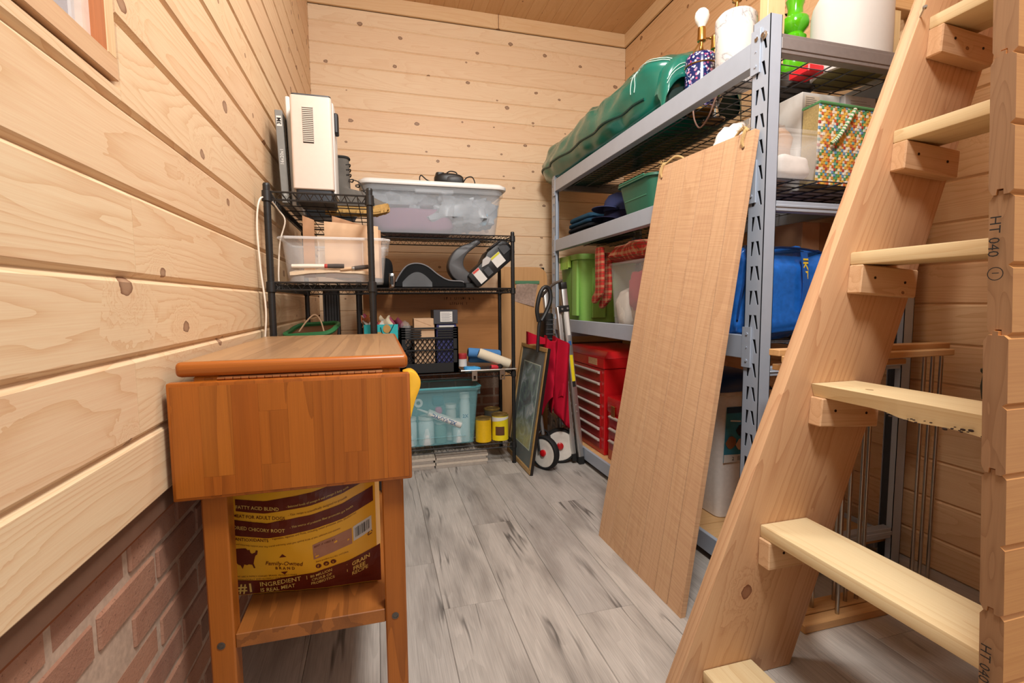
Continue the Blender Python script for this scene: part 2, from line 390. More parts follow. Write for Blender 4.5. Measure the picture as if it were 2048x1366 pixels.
def inst(name, me, M, parent):
    o = bpy.data.objects.new(name, me); COL.objects.link(o); o.parent = parent; o.matrix_local = T(*(-WPOS[parent])) @ M; return o
def text2d(s, size=1., shear=0., bold=0., align='LEFT'):
    cu = bpy.data.curves.new('t', 'FONT'); cu.body = s; cu.size = size; cu.shear = shear; cu.offset = bold*size; cu.resolution_u = 2; cu.align_x = align
    ob = bpy.data.objects.new('t', cu); me = bpy.data.meshes.new_from_object(ob)
    vs = [tuple(v.co[:2]) for v in me.vertices]; fs = [tuple(p.vertices) for p in me.polygons]
    bpy.data.objects.remove(ob); bpy.data.meshes.remove(me); bpy.data.curves.remove(cu)
    return vs, fs
def put_text(g, s, size, fn, m=0, **kw):
    vs, fs = text2d(s, size, **kw); g.add([fn(x, y) for x, y in vs], fs, m)
def nz(x, y, z, s=1.): return noise.noise(Vector((x*s, y*s, z*s)))
def arc(c, u, w, r, a0, a1, n): return [Vector(c)+Vector(u)*(r*cos(R(a0+(a1-a0)*i/n)))+Vector(w)*(r*sin(R(a0+(a1-a0)*i/n))) for i in range(n+1)]
def spline(pts, k=6):
    pts = [Vector(p) for p in pts]; out = []
    for i in range(len(pts)-1):
        p0, p1, p2, p3 = pts[max(i-1, 0)], pts[i], pts[i+1], pts[min(i+2, len(pts)-1)]
        for j in range(k):
            t = j/k; out.append(.5*((2*p1)+(p2-p0)*t+(2*p0-5*p1+4*p2-p3)*t*t+(3*p1-p0-3*p2+p3)*t**3))
    return out+[pts[-1]]

# ------------------------------------------------------------------ the room
XL, YB, XR, ZC = -.39, 3.60, 1.944, 3.08
_pl = {}
def plank_mesh(L, w, mat, th=.019, ch=.009, name='plank'):
    k = (round(L, 3), round(w, 4), mat.name, th)
    if k not in _pl:
        g = G(); g.prism([(0, -th), (w, -th), (w, -ch*1.0), (w-ch, 0), (ch, 0), (0, -ch*1.0)], 'X', 0, L)
        _pl[k] = mesh_of(g, name, mat, smooth=False)
    return _pl[k]
# a plank's own axes: X along its length, Y across, Z out of the wall
def frame(o, x, y, z):
    M_ = Matrix.Identity(4)
    for i in range(3): M_[i][0] = x[i]; M_[i][1] = y[i]; M_[i][2] = z[i]; M_[i][3] = o[i]
    return M_
# floor
g = G(); g.box(-.55, 3.2, -3.6, 3.75, -.06, -.0125)
floor = struct('floor', g, plain('floor_gap', '#4a443e', .9))
def fplank(x0, y0, y1):
    L = y1-y0
    me = plank_mesh(L, .2, FLOOR, .012, .0018)
    inst('plank', me, frame((x0+.2, y0, 0), (0, 1, 0), (-1, 0, 0), (0, 0, 1)), floor)
PLEN = 1.29
first = {-3: .55, -2: 1.1, -1: 1.80, 0: 1.506, 1: 2.063, 2: 1.357, 3: 2.192, 4: 1.75, 5: 1.15, 6: 2.3, 7: 1.6, 8: .9, 9: 1.9, 10: 1.3, 11: .7}
for k in range(-3, 12):
    x0 = .178+.202*k
    if x0 > 3: break
    y = first[k]
    while y > -3.5: y -= PLEN
    while y < 3.7:
        a, b = max(y, -3.5), min(y+PLEN, 3.7)
        if b-a > .02:
            me = plank_mesh(b-a-.0008, .2012, FLOOR, .012, .0018)
            inst('plank', me, frame((x0+.2016, a, 0), (0, 1, 0), (-1, 0, 0), (0, 0, 1)), floor)
        y += PLEN
# left wall: pine boards above, brick below, window opening up front
WY0, WY1, WZ0, WZ1 = -.35, .909, 1.388, 2.35
g = G(); xa, xb = XL-.16, XL-.019
g.box(xa, xb, -3.5, 3.8, .60, WZ0); g.box(xa, xb, -3.5, 3.8, WZ1, 3.2); g.box(xa, xb, -3.5, WY0, WZ0, WZ1); g.box(xa, xb, WY1+.004, 3.8, WZ0, WZ1)
g.box(xa, XL-.045, -3.5, 3.8, 0, .60)
wl = struct('wall_left', g, plain('wall_core', '#8a4f2c', .9))
def lplank(z0, z1, y0, y1): inst('plank', plank_mesh(y1-y0-.0006, z1-z0, PINE), frame((XL, y0, z0), (0, 1, 0), (0, 0, 1), (1, 0, 0)), wl)
rows = [.647, .776, .9126, 1.045, 1.187, 1.32, 1.457]
while rows[-1] < 3.02: rows.append(rows[-1]+.1375)
for i in range(len(rows)-1):
    z0, z1 = rows[i], rows[i+1]
    if i == 5: lplank(z0, 1.353, -3.45, .949); lplank(z0, z1, .949, 3.60)
    elif z0 > 1.4 and z0 < WZ1: lplank(z0, z1, .949, 3.60); lplank(z0, z1, -3.45, WY0-.06)
    elif i == 3: lplank(z0, z1, -3.45, .957); lplank(z0, z1, .957, 3.60)
    elif i == 1: lplank(z0, z1, -3.45, .931); lplank(z0, z1, .931, 3.60)
    elif i == 0: lplank(z0, z1, -3.45, 3.6)
    else: lplank(z0, z1, -3.45, .2 if i % 2 else 2.2); lplank(z0, z1, .2 if i % 2 else 2.2, 3.60)
# brick base, courses 67 mm
def bricks(parent, M, length, z0, n, seed, first_off=0.):
    rnd = random.Random(seed); mem = {}
    def bm(L):
        L = round(L, 3)
        if L not in mem:
            g_ = G(); g_.box(0, L, 0, .056, -.05, 0); mem[L] = mesh_of(g_, 'brick', BRICK, bevel=.0035)
        return mem[L]
    for r_ in range(n):
        x = -.2+(first_off+(.1 if r_ % 2 else 0)) % .2
        while x < length:
            a, b = max(x, 0), min(x+.188, length)
            if b-a > .03:
                inst('brick', bm(b-a), M @ T(a, z0+r_*.0675, rnd.uniform(-.004, .003)) @ RZ(rnd.uniform(-.25, .25)), parent)
            x += .2
g = G(); g.box(XL-.046, XL-.031, -1.2, 3.6, 0, .60); part('mortar', g, MORTAR, wl, smooth=False)
bricks(wl, frame((XL-.028, -.4, 0), (0, 1, 0), (0, 0, 1), (1, 0, 0)), 2.6, .006, 9, 3, .127)
g = G(); g.box(XL-.046, XL-.010, -1.2, 3.6, .612, .646); part('shade_mortar_strip', g, plain('shade_mortar', '#6b4a36', .9), wl)  # dark tone paints the shade under the boards, over mortar
# window
SASH = plain('sash_pale', '#d9c3b4', .45)
xs_ = XL-.034
g = G(); g.box(xs_, XL-.017, WY0, WY0+.03, WZ0, WZ1); g.box(xs_, XL-.017, WY1-.020, WY1, WZ0, WZ1); g.box(xs_, XL-.017, WY0, WY1, WZ0, WZ0+.012); g.box(xs_, XL-.017, WY0, WY1, WZ1-.03, WZ1)
w1 = struct('window_1', g, SASH)
g = G(); g.box(XL-.030, XL-.026, WY0+.02, WY1-.02, WZ0+.01, WZ1-.02); part('pane', g, clear('window_pane', '#eef4fb', .25, .05), w1)
jamb = wood('stained_jamb', '#c07a50', '#a05c38', order='ZXY', knots=0, contrast=.25)
g = G(); g.box(XL-.034, XL+.001, WY1, WY1+.004, WZ0, WZ1); part('jamb', g, jamb, w1)
g = G(); g.box(XL-.034, XL+.001, WY0-.004, WY0, WZ0, WZ1); part('jamb', g, jamb, w1)
CAS = wood('casing_wood', '#e6cba2', '#d0a26f', order='ZYX', knots=0, contrast=.3)
g = G(); g.box(XL-.018, XL+.002, WY1+.004, WY1+.030, WZ0, WZ1+.06); part('casing', g, CAS, w1, bevel=.001)
g = G(); g.box(XL-.018, XL+.002, WY0-.06, WY0-.004, WZ0, WZ1+.06); part('casing', g, CAS, w1, bevel=.001)
g = G(); g.box(XL-.018, XL+.002, WY0-.06, WY1+.030, WZ1, WZ1+.06); part('casing', g, PINE_TRIM, w1, bevel=.001)
g = G(); g.box(XL-.034, XL+.003, WY0-.06, WY1+.030, WZ0-.034, WZ0); part('sill', g, wood('sill_wood', '#dcbb98', '#c29870', order='YXZ', knots=.1, contrast=.4), w1, bevel=.001)
# back wall
g = G(); g.box(-.55, 2.1, YB+.019, YB+.16, .60, 3.2); g.box(-.55, 2.1, YB+.045, YB+.16, 0, .60)
wb = struct('wall_back', g, MATS['wall_core'])
z = 2.984
top = z
zz = [z]
while zz[-1] > .75: zz.append(zz[-1]-.1385 if len(zz) > 1 else 2.881)
for i in range(len(zz)-1):
    inst('plank', plank_mesh(XR-XL-.001, zz[i]-zz[i+1], PINE_BACK, ch=.006), frame((XL, YB, zz[i+1]), (1, 0, 0), (0, 0, 1), (0, -1, 0)), wb)
g = G(); g.box(XL, XR, YB+.031, YB+.046, 0, zz[-1]); part('mortar', g, MORTAR, wb, smooth=False)
bricks(wb, frame((XL, YB+.028, 0), (1, 0, 0), (0, 0, 1), (0, -1, 0)), 1.7, .006, 9, 5, .05)
g = G(); g.box(XL, XR, YB+.0, YB+.045, .612, zz[-1]); part('shade_mortar_strip', g, MATS['shade_mortar'], wb)  # same painted shade below the back boards, over mortar
# right wall, boards to the floor
g = G(); g.box(XR+.019, XR+.16, .3, 3.8, 0, 3.2)
wr = struct('wall_right', g, MATS['wall_core'])
zr = .835-.1428*5
rr = [0.0] + [zr+.1428*i for i in range(0, 22)]
rr = [x for x in rr if x < 2.97] + [2.984]
for i in range(len(rr)-1):
    if rr[i+1]-rr[i] < .03: continue
    w = rr[i+1]-rr[i]
    if i > 14: cut = 2.15 if i % 2 else 1.35
    else: cut = None
    for a, b in ([(.66, 3.6)] if not cut else [(.66, cut), (cut, 3.6)]):
        inst('plank', plank_mesh(b-a-.0006, w, PINE_BOUNCE, ch=.007), frame((XR, b, rr[i]), (0, -1, 0), (0, 0, 1), (-1, 0, 0)), wr)
# ceiling, narrow boards running front to back
g = G(); g.box(-.5, 3.2, .9, 3.75, ZC+.012, ZC+.08)
ce = struct('ceiling', g, MATS['wall_core'])
x = XL
while x < XR-.01:
    w = min(.1, XR-x)
    inst('plank', plank_mesh(2.70, w, PINE_CEIL, .012, .003), frame((x, .9, ZC), (0, 1, 0), (1, 0, 0), (0, 0, -1)), ce); x += .1
# crown trims
g = G(); g.box(XL, XR, YB-.018, YB, 2.983, ZC); t1 = struct('trim_1', g, PINE_TRIM, bevel=.002)
g = G(); g.box(XR-.018, XR, .9, YB-.018, 2.983, ZC); t2 = struct('trim_2', g, wood('pine_trim_y', '#e6cba2', '#d0a26f', order='YXZ', knots=.2, kscale=4, contrast=.3, var=.2), bevel=.002)
# partition with cut board ends, beside the ladder
XP = .862
K_ = XP/1.11
def py(z): return K_*(.603+.042*(1+(z-1)/K_))          # far face, the cut ends lean a little
joints = [1+(z-1)*K_ for z in (-.40, -.12, .14, .40, .669, .93, 1.189, 1.44, 1.70, 1.96, 2.22, 2.48, 2.74, 3.0)]
g = G()
g.box(XP+.25, 3.0, .455, .485, 0, .012)
wp = struct('wall_partition', g, PINE_NEAR)
for i in range(len(joints)-1):
    z0, z1 = joints[i], joints[i+1]; 
    if z0 < 0: z0 = 0
    e = [0, -.004, .002, .0, -.003, .003, 0, .002, -.002, 0, 0, 0, 0][i]
    T_ = .0295
    # profile in (y, z): far face at left, near face with a centre V; tongue up, groove down
    y0, y1 = py(z0), py(z1); zm = (z0+z1)/2; ym = py(zm)
    prof = [(y0-.005, z0), (y0-.009, z0), (y0-.010, z0+.008), (y0-.0175, z0+.008), (y0-.018, z0), (y0-.024, z0), (y0-T_, z0+.005),
            (ym-T_, zm-.005), (ym-T_+.006, zm), (ym-T_, zm+.005), (y1-T_, z1-.005), (y1-.024, z1), (y1-.017, z1), (y1-.017, z1+.006), (y1-.0105, z1+.006), (y1-.010, z1), (y1-.005, z1), (y1, z1-.009), (y0, z0+.009)]
    gg = G(); gg.prism(prof, 'X', XP+e, 3.0)
    # end faces show end grain, the sides show board
    gg.mi[0] = 1; gg.mi[1] = 1
    part('plank', gg, [PINE_NEAR, ENDG], wp, smooth=False)
g = G()
def st(s, zc, size):
    put_text(g, s, size, lambda x, y: V(XP-.0045, py(zc)-.006-.0-y*1.0+.0, zc-x))
st('HT 040', 1.117, .019); st('HT 040', .485, .019)
for zc in (1.117-.083, .485-.083):
    c = V(XP-.0045, py(zc)-.013, zc)
    for k in range(20):
        a, b = 2*pi*k/20, 2*pi*(k+1)/20
        P = lambda r, t: c+V(0, r*cos(t), r*sin(t))
        g.add([P(.0085, a), P(.0085, b), P(.0097, b), P(.0097, a)], [(0, 1, 2, 3)])
    put_text(g, '1', .012, lambda x, y: V(XP-.0045, c.y+.004-y, c.z+.004-x))
part('ink_stamp', g, INK, wp, smooth=False)

# ------------------------------------------------------------------ ship's ladder beside the partition
lad = thing('loft_ladder', 'tall unfinished wooden loft ladder with thick plank treads on cleats', 'ladder', (.9, 1.0, 0))
Yf = 1.0
def lx(z): return .694+.4055*z         # front edge of the stringer at height z
def rx(z): return 1.06+.358*z
g = G()
ang = math.atan(.38)
Ml = T(.694, Yf, 0) @ RY(-90+math.degrees(ang))      # local X runs up the stringer
Mi = Ml.inverted()
zt = 2.3
poly = [(lx(0), 0), (rx(0), 0), (rx(zt), zt), (lx(zt), zt)]
vs = [Mi @ V(x, Yf, z) for x, z in poly] + [Mi @ V(x, Yf+.04, z) for x, z in poly]
g.add(vs, [(0, 1, 2, 3), (7, 6, 5, 4), (0, 4, 5, 1), (1, 5, 6, 2), (2, 6, 7, 3), (3, 7, 4, 0)])
part('stringer', g, wood('fir_stringer2', '#deb78e', '#b98560', knot='#6a3520', order='XZY', gs=(.22, 6, 6), bands=22, contrast=.6, knots=.3, kscale=2.6, tint='#d3a079', var=.2), lad, bevel=.004, seg=2, M=Ml)
tr = [(.779, .048), (.943, .416), (1.09, .779), (1.20, 1.121), (1.326, 1.441), (1.43, 1.742), (1.535, 2.05)]
for i, (x, z) in enumerate(tr):
    th = .033; d = .150; y0 = max(.505, py(z)+.004)
    g = G()
    if i == 2:   # wane with bark along the lower front edge
        n = 16; ys = [Yf-.001-(Yf-.001-y0)*k/n for k in range(n+1)]
        def low(k): t = k/n; return th + (.012*sin(max(0, (t-.35))*pi/.65)+.004*sin(t*17) if t > .35 else 0)
        for k in range(n):
            ya, yb = ys[k], ys[k+1]; a, b = low(k), low(k+1)
            v = [(x, ya, z), (x+d, ya, z), (x+d, ya, z-th), (x+.01, ya, z-a), (x, yb, z), (x+d, yb, z), (x+d, yb, z-th), (x+.01, yb, z-b)]
            f = [(0, 1, 5, 4), (1, 2, 6, 5), (2, 3, 7, 6), (3, 0, 4, 7)]
            if k == 0: f.append((3, 2, 1, 0))
            if k == n-1: f.append((4, 5, 6, 7))
            g.add([V(*p) for p in v], f)
    else: g.box(x, x+d, y0, Yf-.0005, z-th, z)
    t = part('tread', g, TREADY, lad, bevel=.004 if i != 2 else 0, seg=2)
    if i == 2:
        g2 = G()
        rr_ = random.Random(4)
        for k in range(26):
            yy = Yf-.17-rr_.random()**.7*.24; zz_ = z-th-.004+rr_.uniform(-.006, .004)
            s_ = rr_.uniform(.0008, .0028)
            g2.sup((x+.003, yy, zz_), (.003, s_*2, s_), 1, 1, 8, 5)
        part('bark', g2, plain('dark_bark', '#2c1d16', .95), t, kind='stuff')
    # cleat screwed to the stringer under the tread
    a = -4 if i > 1 else 0
    Mc = T(x-.004, Yf-.0195, z-th-.037) @ RY(4 if i > 1 else 0)
    g = G(); g.box(0, .195 if i > 0 else .15, -.019, .019, -.037, .037)
    c = part('cleat', g, CLEAT, lad, bevel=.003, M=Mc)
    g = G()
    for sx in (.045, .15):
        g.cyl(V(sx, -.0192, .008-sx*.05), V(sx, -.0204, .008-sx*.05), .0035, n=10); g.cyl(V(sx, -.0200, .008-sx*.05), V(sx, -.0210, .008-sx*.05), .0018, n=8)
    o = bpy.data.objects.new('screw', mesh_of(g, 'screw', plain('dark_screw', '#3a2c22', .5, metal=.6))); COL.objects.link(o); o.parent = c
g = G(); g.cyl(V(1.405, Yf-.004+.012, 1.735), V(1.385, Yf-.02, 1.75), .0022, n=8); g.cyl(V(1.388, Yf-.018, 1.748), V(1.384, Yf-.021, 1.751), .005, n=10)
part('screw', g, STEEL, lad)

# ------------------------------------------------------------------ grey boltless rack along the right wall
rack = thing('storage_rack', 'tall grey steel storage rack with slotted posts and wire decks', 'shelf', (1.53, 2.27, 0))
RX0, RX1, RY0, RY1 = 1.200, 1.872, 1.300, 3.262
ZT = 1.885
PITCH = .0805
def slot(y, z, d):   # leaning key slot
    h, w = .023, .0068
    return [(y-w+d, z-h), (y+w*.2+d*.9, z-h), (y+w-d, z+h), (y-w*.9-d, z+h)]
def post(sx, sy, xc, yc):
    """slotted angle post, outer corner at (xc, yc); sx, sy point from the corner into the rack"""
    g = G(); n = int(ZT/PITCH); wd = .072
    for k in range(n+1):
        z0, z1 = k*PITCH, min((k+1)*PITCH, ZT); zc = z0+.04
        if z1-z0 < .02: continue
        hs = []
        if zc+.022 < z1: hs = [slot(.022, zc, -.004), slot(.050, zc, .004)]
        g.holed([(.0, z0), (wd, z0), (wd, z1), (.0, z1)], hs, lambda a, b, d: V(xc+sx*d, yc+sy*a, b), .0022)
    g.box(min(xc, xc+sx*.045), max(xc, xc+sx*.045), min(yc, yc+sy*.0022), max(yc, yc+sy*.0022), 0, ZT)
    g.box(min(xc+sx*.043, xc+sx*.045), max(xc+sx*.043, xc+sx*.045), min(yc, yc+sy*.022), max(yc, yc+sy*.022), 0, ZT)
    g.box(min(xc, xc+sx*.018), max(xc, xc+sx*.018), min(yc+sy*(wd-.002), yc+sy*wd), max(yc+sy*(wd-.002), yc+sy*wd), 0, ZT)
    o = part('post', g, GREYM, rack, smooth=False)
    g = G(); g.box(min(xc+sx*.012, xc+sx*.014), max(xc+sx*.012, xc+sx*.014), min(yc+sy*.004, yc+sy*.070), max(yc+sy*.004, yc+sy*.070), 0.004, ZT-.003); part('slot_shade_plate', g, plain('slot_shade_dark', '#3c4048', .7), o)  # added dark plate, paints the shade seen through the slots
    return o
posts = [post(1, 1, RX0, RY0), post(1, -1, RX0, RY1), post(-1, 1, RX1, RY0), post(-1, -1, RX1, RY1)]
BE = [(1.752, 1.832), (1.345, 1.422), (.800, .880), (.028, .100)]
for bi, (z0, z1) in enumerate(BE):
    for sx, xc in ((1, RX0), (-1, RX1)):
        prof = [(xc-sx*.004, z0), (xc-sx*.004, z1), (xc+sx*.012, z1), (xc+sx*.012, z1-.026), (xc+sx*.036, z1-.026), (xc+sx*.036, z0)]
        if bi == 0 or True:
            g = G(); k = len(prof)
            vs = [V(x, RY0+.070, z) for x, z in prof]+[V(x, RY1-.070, z) for x, z in prof]
            g.add(vs, [tuple(range(k))[::-1], tuple(range(k, 2*k))]+[(i, (i+1) % k, k+(i+1) % k, k+i) for i in range(k)])
            b = part('beam', g, GREYM, rack, bevel=.002)
            for sy, yc in ((1, RY0), (-1, RY1)):
                g = G(); ya, yb = sorted((yc+sy*.036, yc+sy*.074)); zc = (z0+z1)/2
                g.box(min(xc-sx*.006, xc-sx*.001), max(xc-sx*.006, xc-sx*.001), ya, yb, zc-.068, zc+.068)
                pl = part('connector_plate', g, GREYM, b, bevel=.003)
                for dz in (-.045, 0, .045):
                    g.cyl(V(xc-sx*.004, yc+sy*.052, zc+dz), V(xc-sx*.0085, yc+sy*.052, zc+dz), .0045 if dz else .002, n=8)
                pl.data = mesh_of(g, 'connector_plate', GREYM, WPOS[pl])
    # wire deck
    zd = z1-.030
    if bi < 3:
        g = G(); y = RY0+.03
        while y < RY1-.02:
            g.tube([V(RX0+.012, y, zd+.004), V(RX1-.012, y, zd+.004)], .0021, 4); y += .047
        for k in range(7):
            x = RX0+.035+(RX1-RX0-.07)*k/6
            g.tube([V(x, RY0+.02, zd), V(x, RY1-.02, zd)], .0028, 4)
        part('wire_deck', g, GREYD, rack, kind='stuff')
    else:
        for k in range(13):
            y = RY0+.04+k*.147
            g = G(); g.box(RX0+.014, RX1-.014, y, y+.142, zd, zd+.016); part('board', g, RODWOOD, rack, bevel=.002)
for yc in (RY0, RY1-.035):
    for z0, z1 in ((1.772, 1.832), (1.285, 1.318), (.745, .775), (.105, .145)):
        if yc > 2 and 1.2 < z1 < 1.4: continue
        g = G(); g.box(RX0+.044, RX1-.044, yc+.002, yc+.034, z0, z1); g.box(RX0+.044, RX1-.044, yc-.001, yc+.003, z0+.012, z1-.012)
        part('end_bar', g, GREYM if z1 < 1.5 else plain('end_bar_taupe', '#8b8685', .45, metal=.3), rack, bevel=.002)
for y_ in (RY0+.024, RY0+.050):
    g = G(); M_ = T(RX0, y_, ZT-.055) @ RY(-90)
    g.lathe([(.0005, .0), (.013, 0), (.013, .002), (.0075, .004), (.0075, .008), (.0005, .009)], M=M_.to_3x3(), c=M_.translation, n=14)
    part('bolt', g, STEEL, rack)

# ------------------------------------------------------------------ black wire shelving units
def wire_rack(label, x0, x1, y0, y1, shelves, ztop):
    t = thing('wire_shelf_unit', label, 'shelf', ((x0+x1)/2, (y0+y1)/2, 0), 'black wire shelf units')
    for x in (x0, x1):
        for y in (y0, y1):
            g = G(); g.cyl(V(x, y, .012), V(x, y, ztop), .0115, n=12)
            for k in range(int(ztop/.0254)): g.cyl(V(x, y, .03+k*.0254), V(x, y, .0325+k*.0254), .0119, n=12, cap=False)
            p = part('post', g, BLACKM, t)
            g = G(); g.lathe([(.0005, 0), (.014, 0), (.014, .008), (.006, .013), (.0005, .014)], (x, y, 0), 12); part('foot', g, BLACKP, p)
            g = G(); g.lathe([(.0115, 0), (.0118, .006), (.009, .011), (.0005, .012)], (x, y, ztop), 12); part('cap', g, BLACKP, p)
    for z in shelves:
        g = G(); r = .0034
        for a, b in ((V(x0, y0, 0), V(x1, y0, 0)), (V(x1, y0, 0), V(x1, y1, 0)), (V(x1, y1, 0), V(x0, y1, 0)), (V(x0, y1, 0), V(x0, y0, 0))):
            d = (b-a).normalized(); a2, b2 = a+d*.01, b-d*.01
            for dz in (0, -.026): g.tube([a2+V(0, 0, z+dz), b2+V(0, 0, z+dz)], r, 6)
            L = (b2-a2).length; n = max(4, int(L/.034)); pts = []
            for k in range(n*2+1):
                pts.append(a2+d*(L*k/(n*2))+V(0, 0, z-(0 if k % 2 == 0 else .026)))
            g.tube(pts, .0022, 4)
        for x in (x0, x1):
            for y in (y0, y1): g.lathe([(.012, 0), (.0165, .002), (.0155, .036), (.012, .038)], (x, y, z-.034), 12)
        s = part('shelf', g, BLACKM, t)
        g = G(); longx = (x1-x0) > (y1-y0)
        n = int((x1-x0)/(.027 if longx else .040))
        for k in range(1, n):
            f = k/n
            if longx: X = x0+(x1-x0)*f; g.tube([V(X, y0, z-.002), V(X, y1, z-.002)], .0018, 4)
            else: X = x0+(x1-x0)*f; g.tube([V(X, y0, z-.002), V(X, y1, z-.002)], .0018, 4)
        for f in (.33, .67) if longx else [k/8 for k in range(1, 8)]:
            if longx: Y = y0+(y1-y0)*f; g.tube([V(x0, Y, z-.006), V(x1, Y, z-.006)], .0028, 4)
            else: Y = y0+(y1-y0)*f; g.tube([V(x0, Y, z-.006), V(x1, Y, z-.006)], .0022, 4)
        part('wire_deck', g, BLACKM, s, kind='stuff')
    return t
TX0, TX1, TY0, TY1 = -.352, -.018, 1.83, 2.70
BX0, BX1, BY0, BY1 = -.105, .790, 2.83, 3.165
wire_rack('black wire shelf unit standing end-on against the left plank wall', TX0, TX1, TY0, TY1, [1.378, 1.072, .74, .40, .12], 1.395)
wire_rack('black wire shelf unit with four shelves facing the room before the back wall', BX0, BX1, BY0, BY1, [1.390, 1.080, .575, .130], 1.405)

# ------------------------------------------------------------------ drop-leaf kitchen cart
cart = thing('drop_leaf_cart', 'orange-brown stained wooden kitchen cart with its front leaf hanging down', 'cart', (-.155, 1.40, 0))
stv = random.Random(2)
def staves(name, x0, x1, n, fn, mat, top, lbl=None):
    """glued-up panel: one part whose staves are sub-parts"""
    xs = [x0]; ws = [stv.uniform(.7, 1.3) for _ in range(n)]; s_ = sum(ws)
    for w in ws: xs.append(xs[-1]+(x1-x0)*w/s_)
    first_ = None
    for i in range(n):
        g = fn(xs[i], xs[i+1], i, n)
        part('stave', g, mat, top)
zt0, zt1 = .862, .891
g = G(); g.box(-.371, .057, 1.030, 1.76, zt0, zt1); tt = part('tabletop', g, STAINX, cart, bevel=.009, seg=3)
g = G(); g.box(-.379, .059, 1.008, 1.0295, .631, .8555); lf = part('drop_leaf', g, STAINZ, cart, bevel=.004, seg=2)
xs = [-.3785, -.325, -.272, -.226, -.175, -.129, -.074, -.028, .010, .0585]
for i in range(len(xs)-1):   # staves of the leaf, a hair proud of one another
    g = G(); e = [0, .0004, .0001, .0005, .0002, .0004, 0, .0003, .0001][i]
    cuts = {1: [.675], 3: [.795, .69], 6: [.70]}.get(i, [])
    zz_ = [.638]+sorted(cuts)+[.8485]
    for a, b in zip(zz_[:-1], zz_[1:]):
        g = G(); g.box(xs[i]+(.006 if i == 0 else .0001), xs[i+1]-(.006 if i == len(xs)-2 else .0001), 1.0074-e, 1.012, a, b-.0002)
        part('stave', g, STAINZ, lf)
xs = [-.371+.009, -.312, -.262, -.205, -.150, -.100, -.05, .0, .048]
for i in range(len(xs)-1):
    g = G(); e = [0, .0003, .0001, .0004, .0002, 0, .0003, .0001][i]
    g.box(xs[i]+.0001, xs[i+1]-.0001, 1.039, 1.751, .885, zt1+.0003+e); part('stave', g, STAINTOP, tt)
g = G(); n = 22
for k in range(n):
    a = -.298+k*.0138
    g.cyl(V(a, 1.024, .8585), V(a+.0128, 1.024, .8585), .0034 if k % 2 else .0027, n=8)
g.box(-.298, .005, 1.024, 1.040, .8595, .8615)
part('piano_hinge', g, COPPERY, cart)
for x0, x1 in ((-.343, -.298), (-.004, .041)):
    for y0, y1 in ((1.036, 1.081), (1.70, 1.745)):
        g = G(); g.box(x0, x1, y0, y1, 0, zt0); l = part('leg', g, STAINZ, cart, bevel=.003)
        if y0 < 1.2:
            g = G(); g.lathe([(.0005, 0), (.0075, 0), (.0075, .0012), (.0052, .0014), (.0052, .0004), (.0005, .0006)], n=16, c=((x0+x1)/2-.002, y0, .318), M=RX(90).to_3x3())
            part('bolt', g, plain('bolt_grey', '#6c665f', .4, metal=.8), l)
g = G(); g.box(-.298, -.004, 1.046, 1.066, .78, zt0); part('apron', g, STAINX, cart)
g = G(); g.box(-.298, -.004, 1.715, 1.735, .78, zt0); part('apron', g, STAINX, cart)
g = G(); g.box(-.335, -.315, 1.081, 1.70, .78, zt0); part('apron', g, STAIN, cart)
g = G(); g.box(.013, .033, 1.081, 1.70, .78, zt0); part('apron', g, STAIN, cart)
g = G(); g.box(-.298, -.004, 1.042, 1.74, .303, .333); part('lower_shelf', g, wood('worn_shelf', '#a4632c', '#4e2a14', order='YXZ', gs=(.8, 9, 9), bands=5, contrast=.4, knots=0, fibre=.3, rough=.4, tint='#b5763c', streak=.35, coat=.2), cart, bevel=.0015)

# yellow scoop hanging at the cart's right side
g = G(); g.prism([(p.x, p.z) for p in spline([V(.058, 0, .818), V(.080, 0, .822), V(.098, 0, .806), V(.1, 0, .782), V(.086, 0, .745), V(.074, 0, .70), V(.063, 0, .655), V(.0575, 0, .70), V(.0575, 0, .77), V(.058, 0, .818)], 4)[:-1]], 'Y', 1.26, 1.33)
solo('plastic_scoop', g, plain('yellow_plastic', '#f0b62a', .35), 'bright yellow plastic scoop hanging at the right side of the cart', 'scoop', bevel=.006, seg=2)

# ------------------------------------------------------------------ bag of dog food on the cart's lower shelf
MAROON = plain('maroon_print', '#64200f', .35, noisy=.02)
YEL = plain('bag_yellow', '#f2b32a', .32, noisy=.04, ns=12)
bag = thing('dog_food_bag', 'yellow and maroon bag of dog food lying on the lower cart shelf', 'bag', (-.16, 1.3, .334))
def bshape(t):
    pts = [(0, 0), (.23, 5), (.54, -9), (.75, -25), (.92, -46), (1, -56)]
    for (a, p), (b, q) in zip(pts[:-1], pts[1:]):
        if t <= b: return p+(q-p)*(t-a)/(b-a)
    return pts[-1][1]
BXA, BXB = -.328, -.012
def bsurf(t, s, off=0.):
    """t across 0..1, s = print row (0 at the bottom edge, up); returns a point on the bag's front"""
    z = .3355+s
    x = BXA+(BXB-BXA)*t
    # slumped front: bulges toward the viewer at mid height, tucks in at the bottom
    yb = 1.185-.030*t - .040*sin(min(1, max(0, (s+.02)/.30))*pi*.75)*sin(pi*(.08+.84*t)) + .004*nz(t*4, s*22, 1.7)+.002*nz(t*14, s*40, 4)
    return V(x, yb-off, z)
g = G()
NU, NV = 40, 30
def bag_fn(u, v):
    # closed sack: u around, v up
    a = u
    s = .44*v
    if a < .5:
        return bsurf(a/.5, s)
    t = 1-(a-.5)/.5
    p = bsurf(t, s)
    return V(p.x, 1.345+.03*sin(pi*t)*sin(pi*min(1, v+.1)), p.z)
o_ = len(g.v); g.grid(bag_fn, NU*2, NV, wu=True)
g.f += [[i for i in range(NU*2)][::-1], [(NV-1)*NU*2+i for i in range(NU*2)]]; g.mi += [0, 0]
part('sack', g, YEL, bag, ang=60)
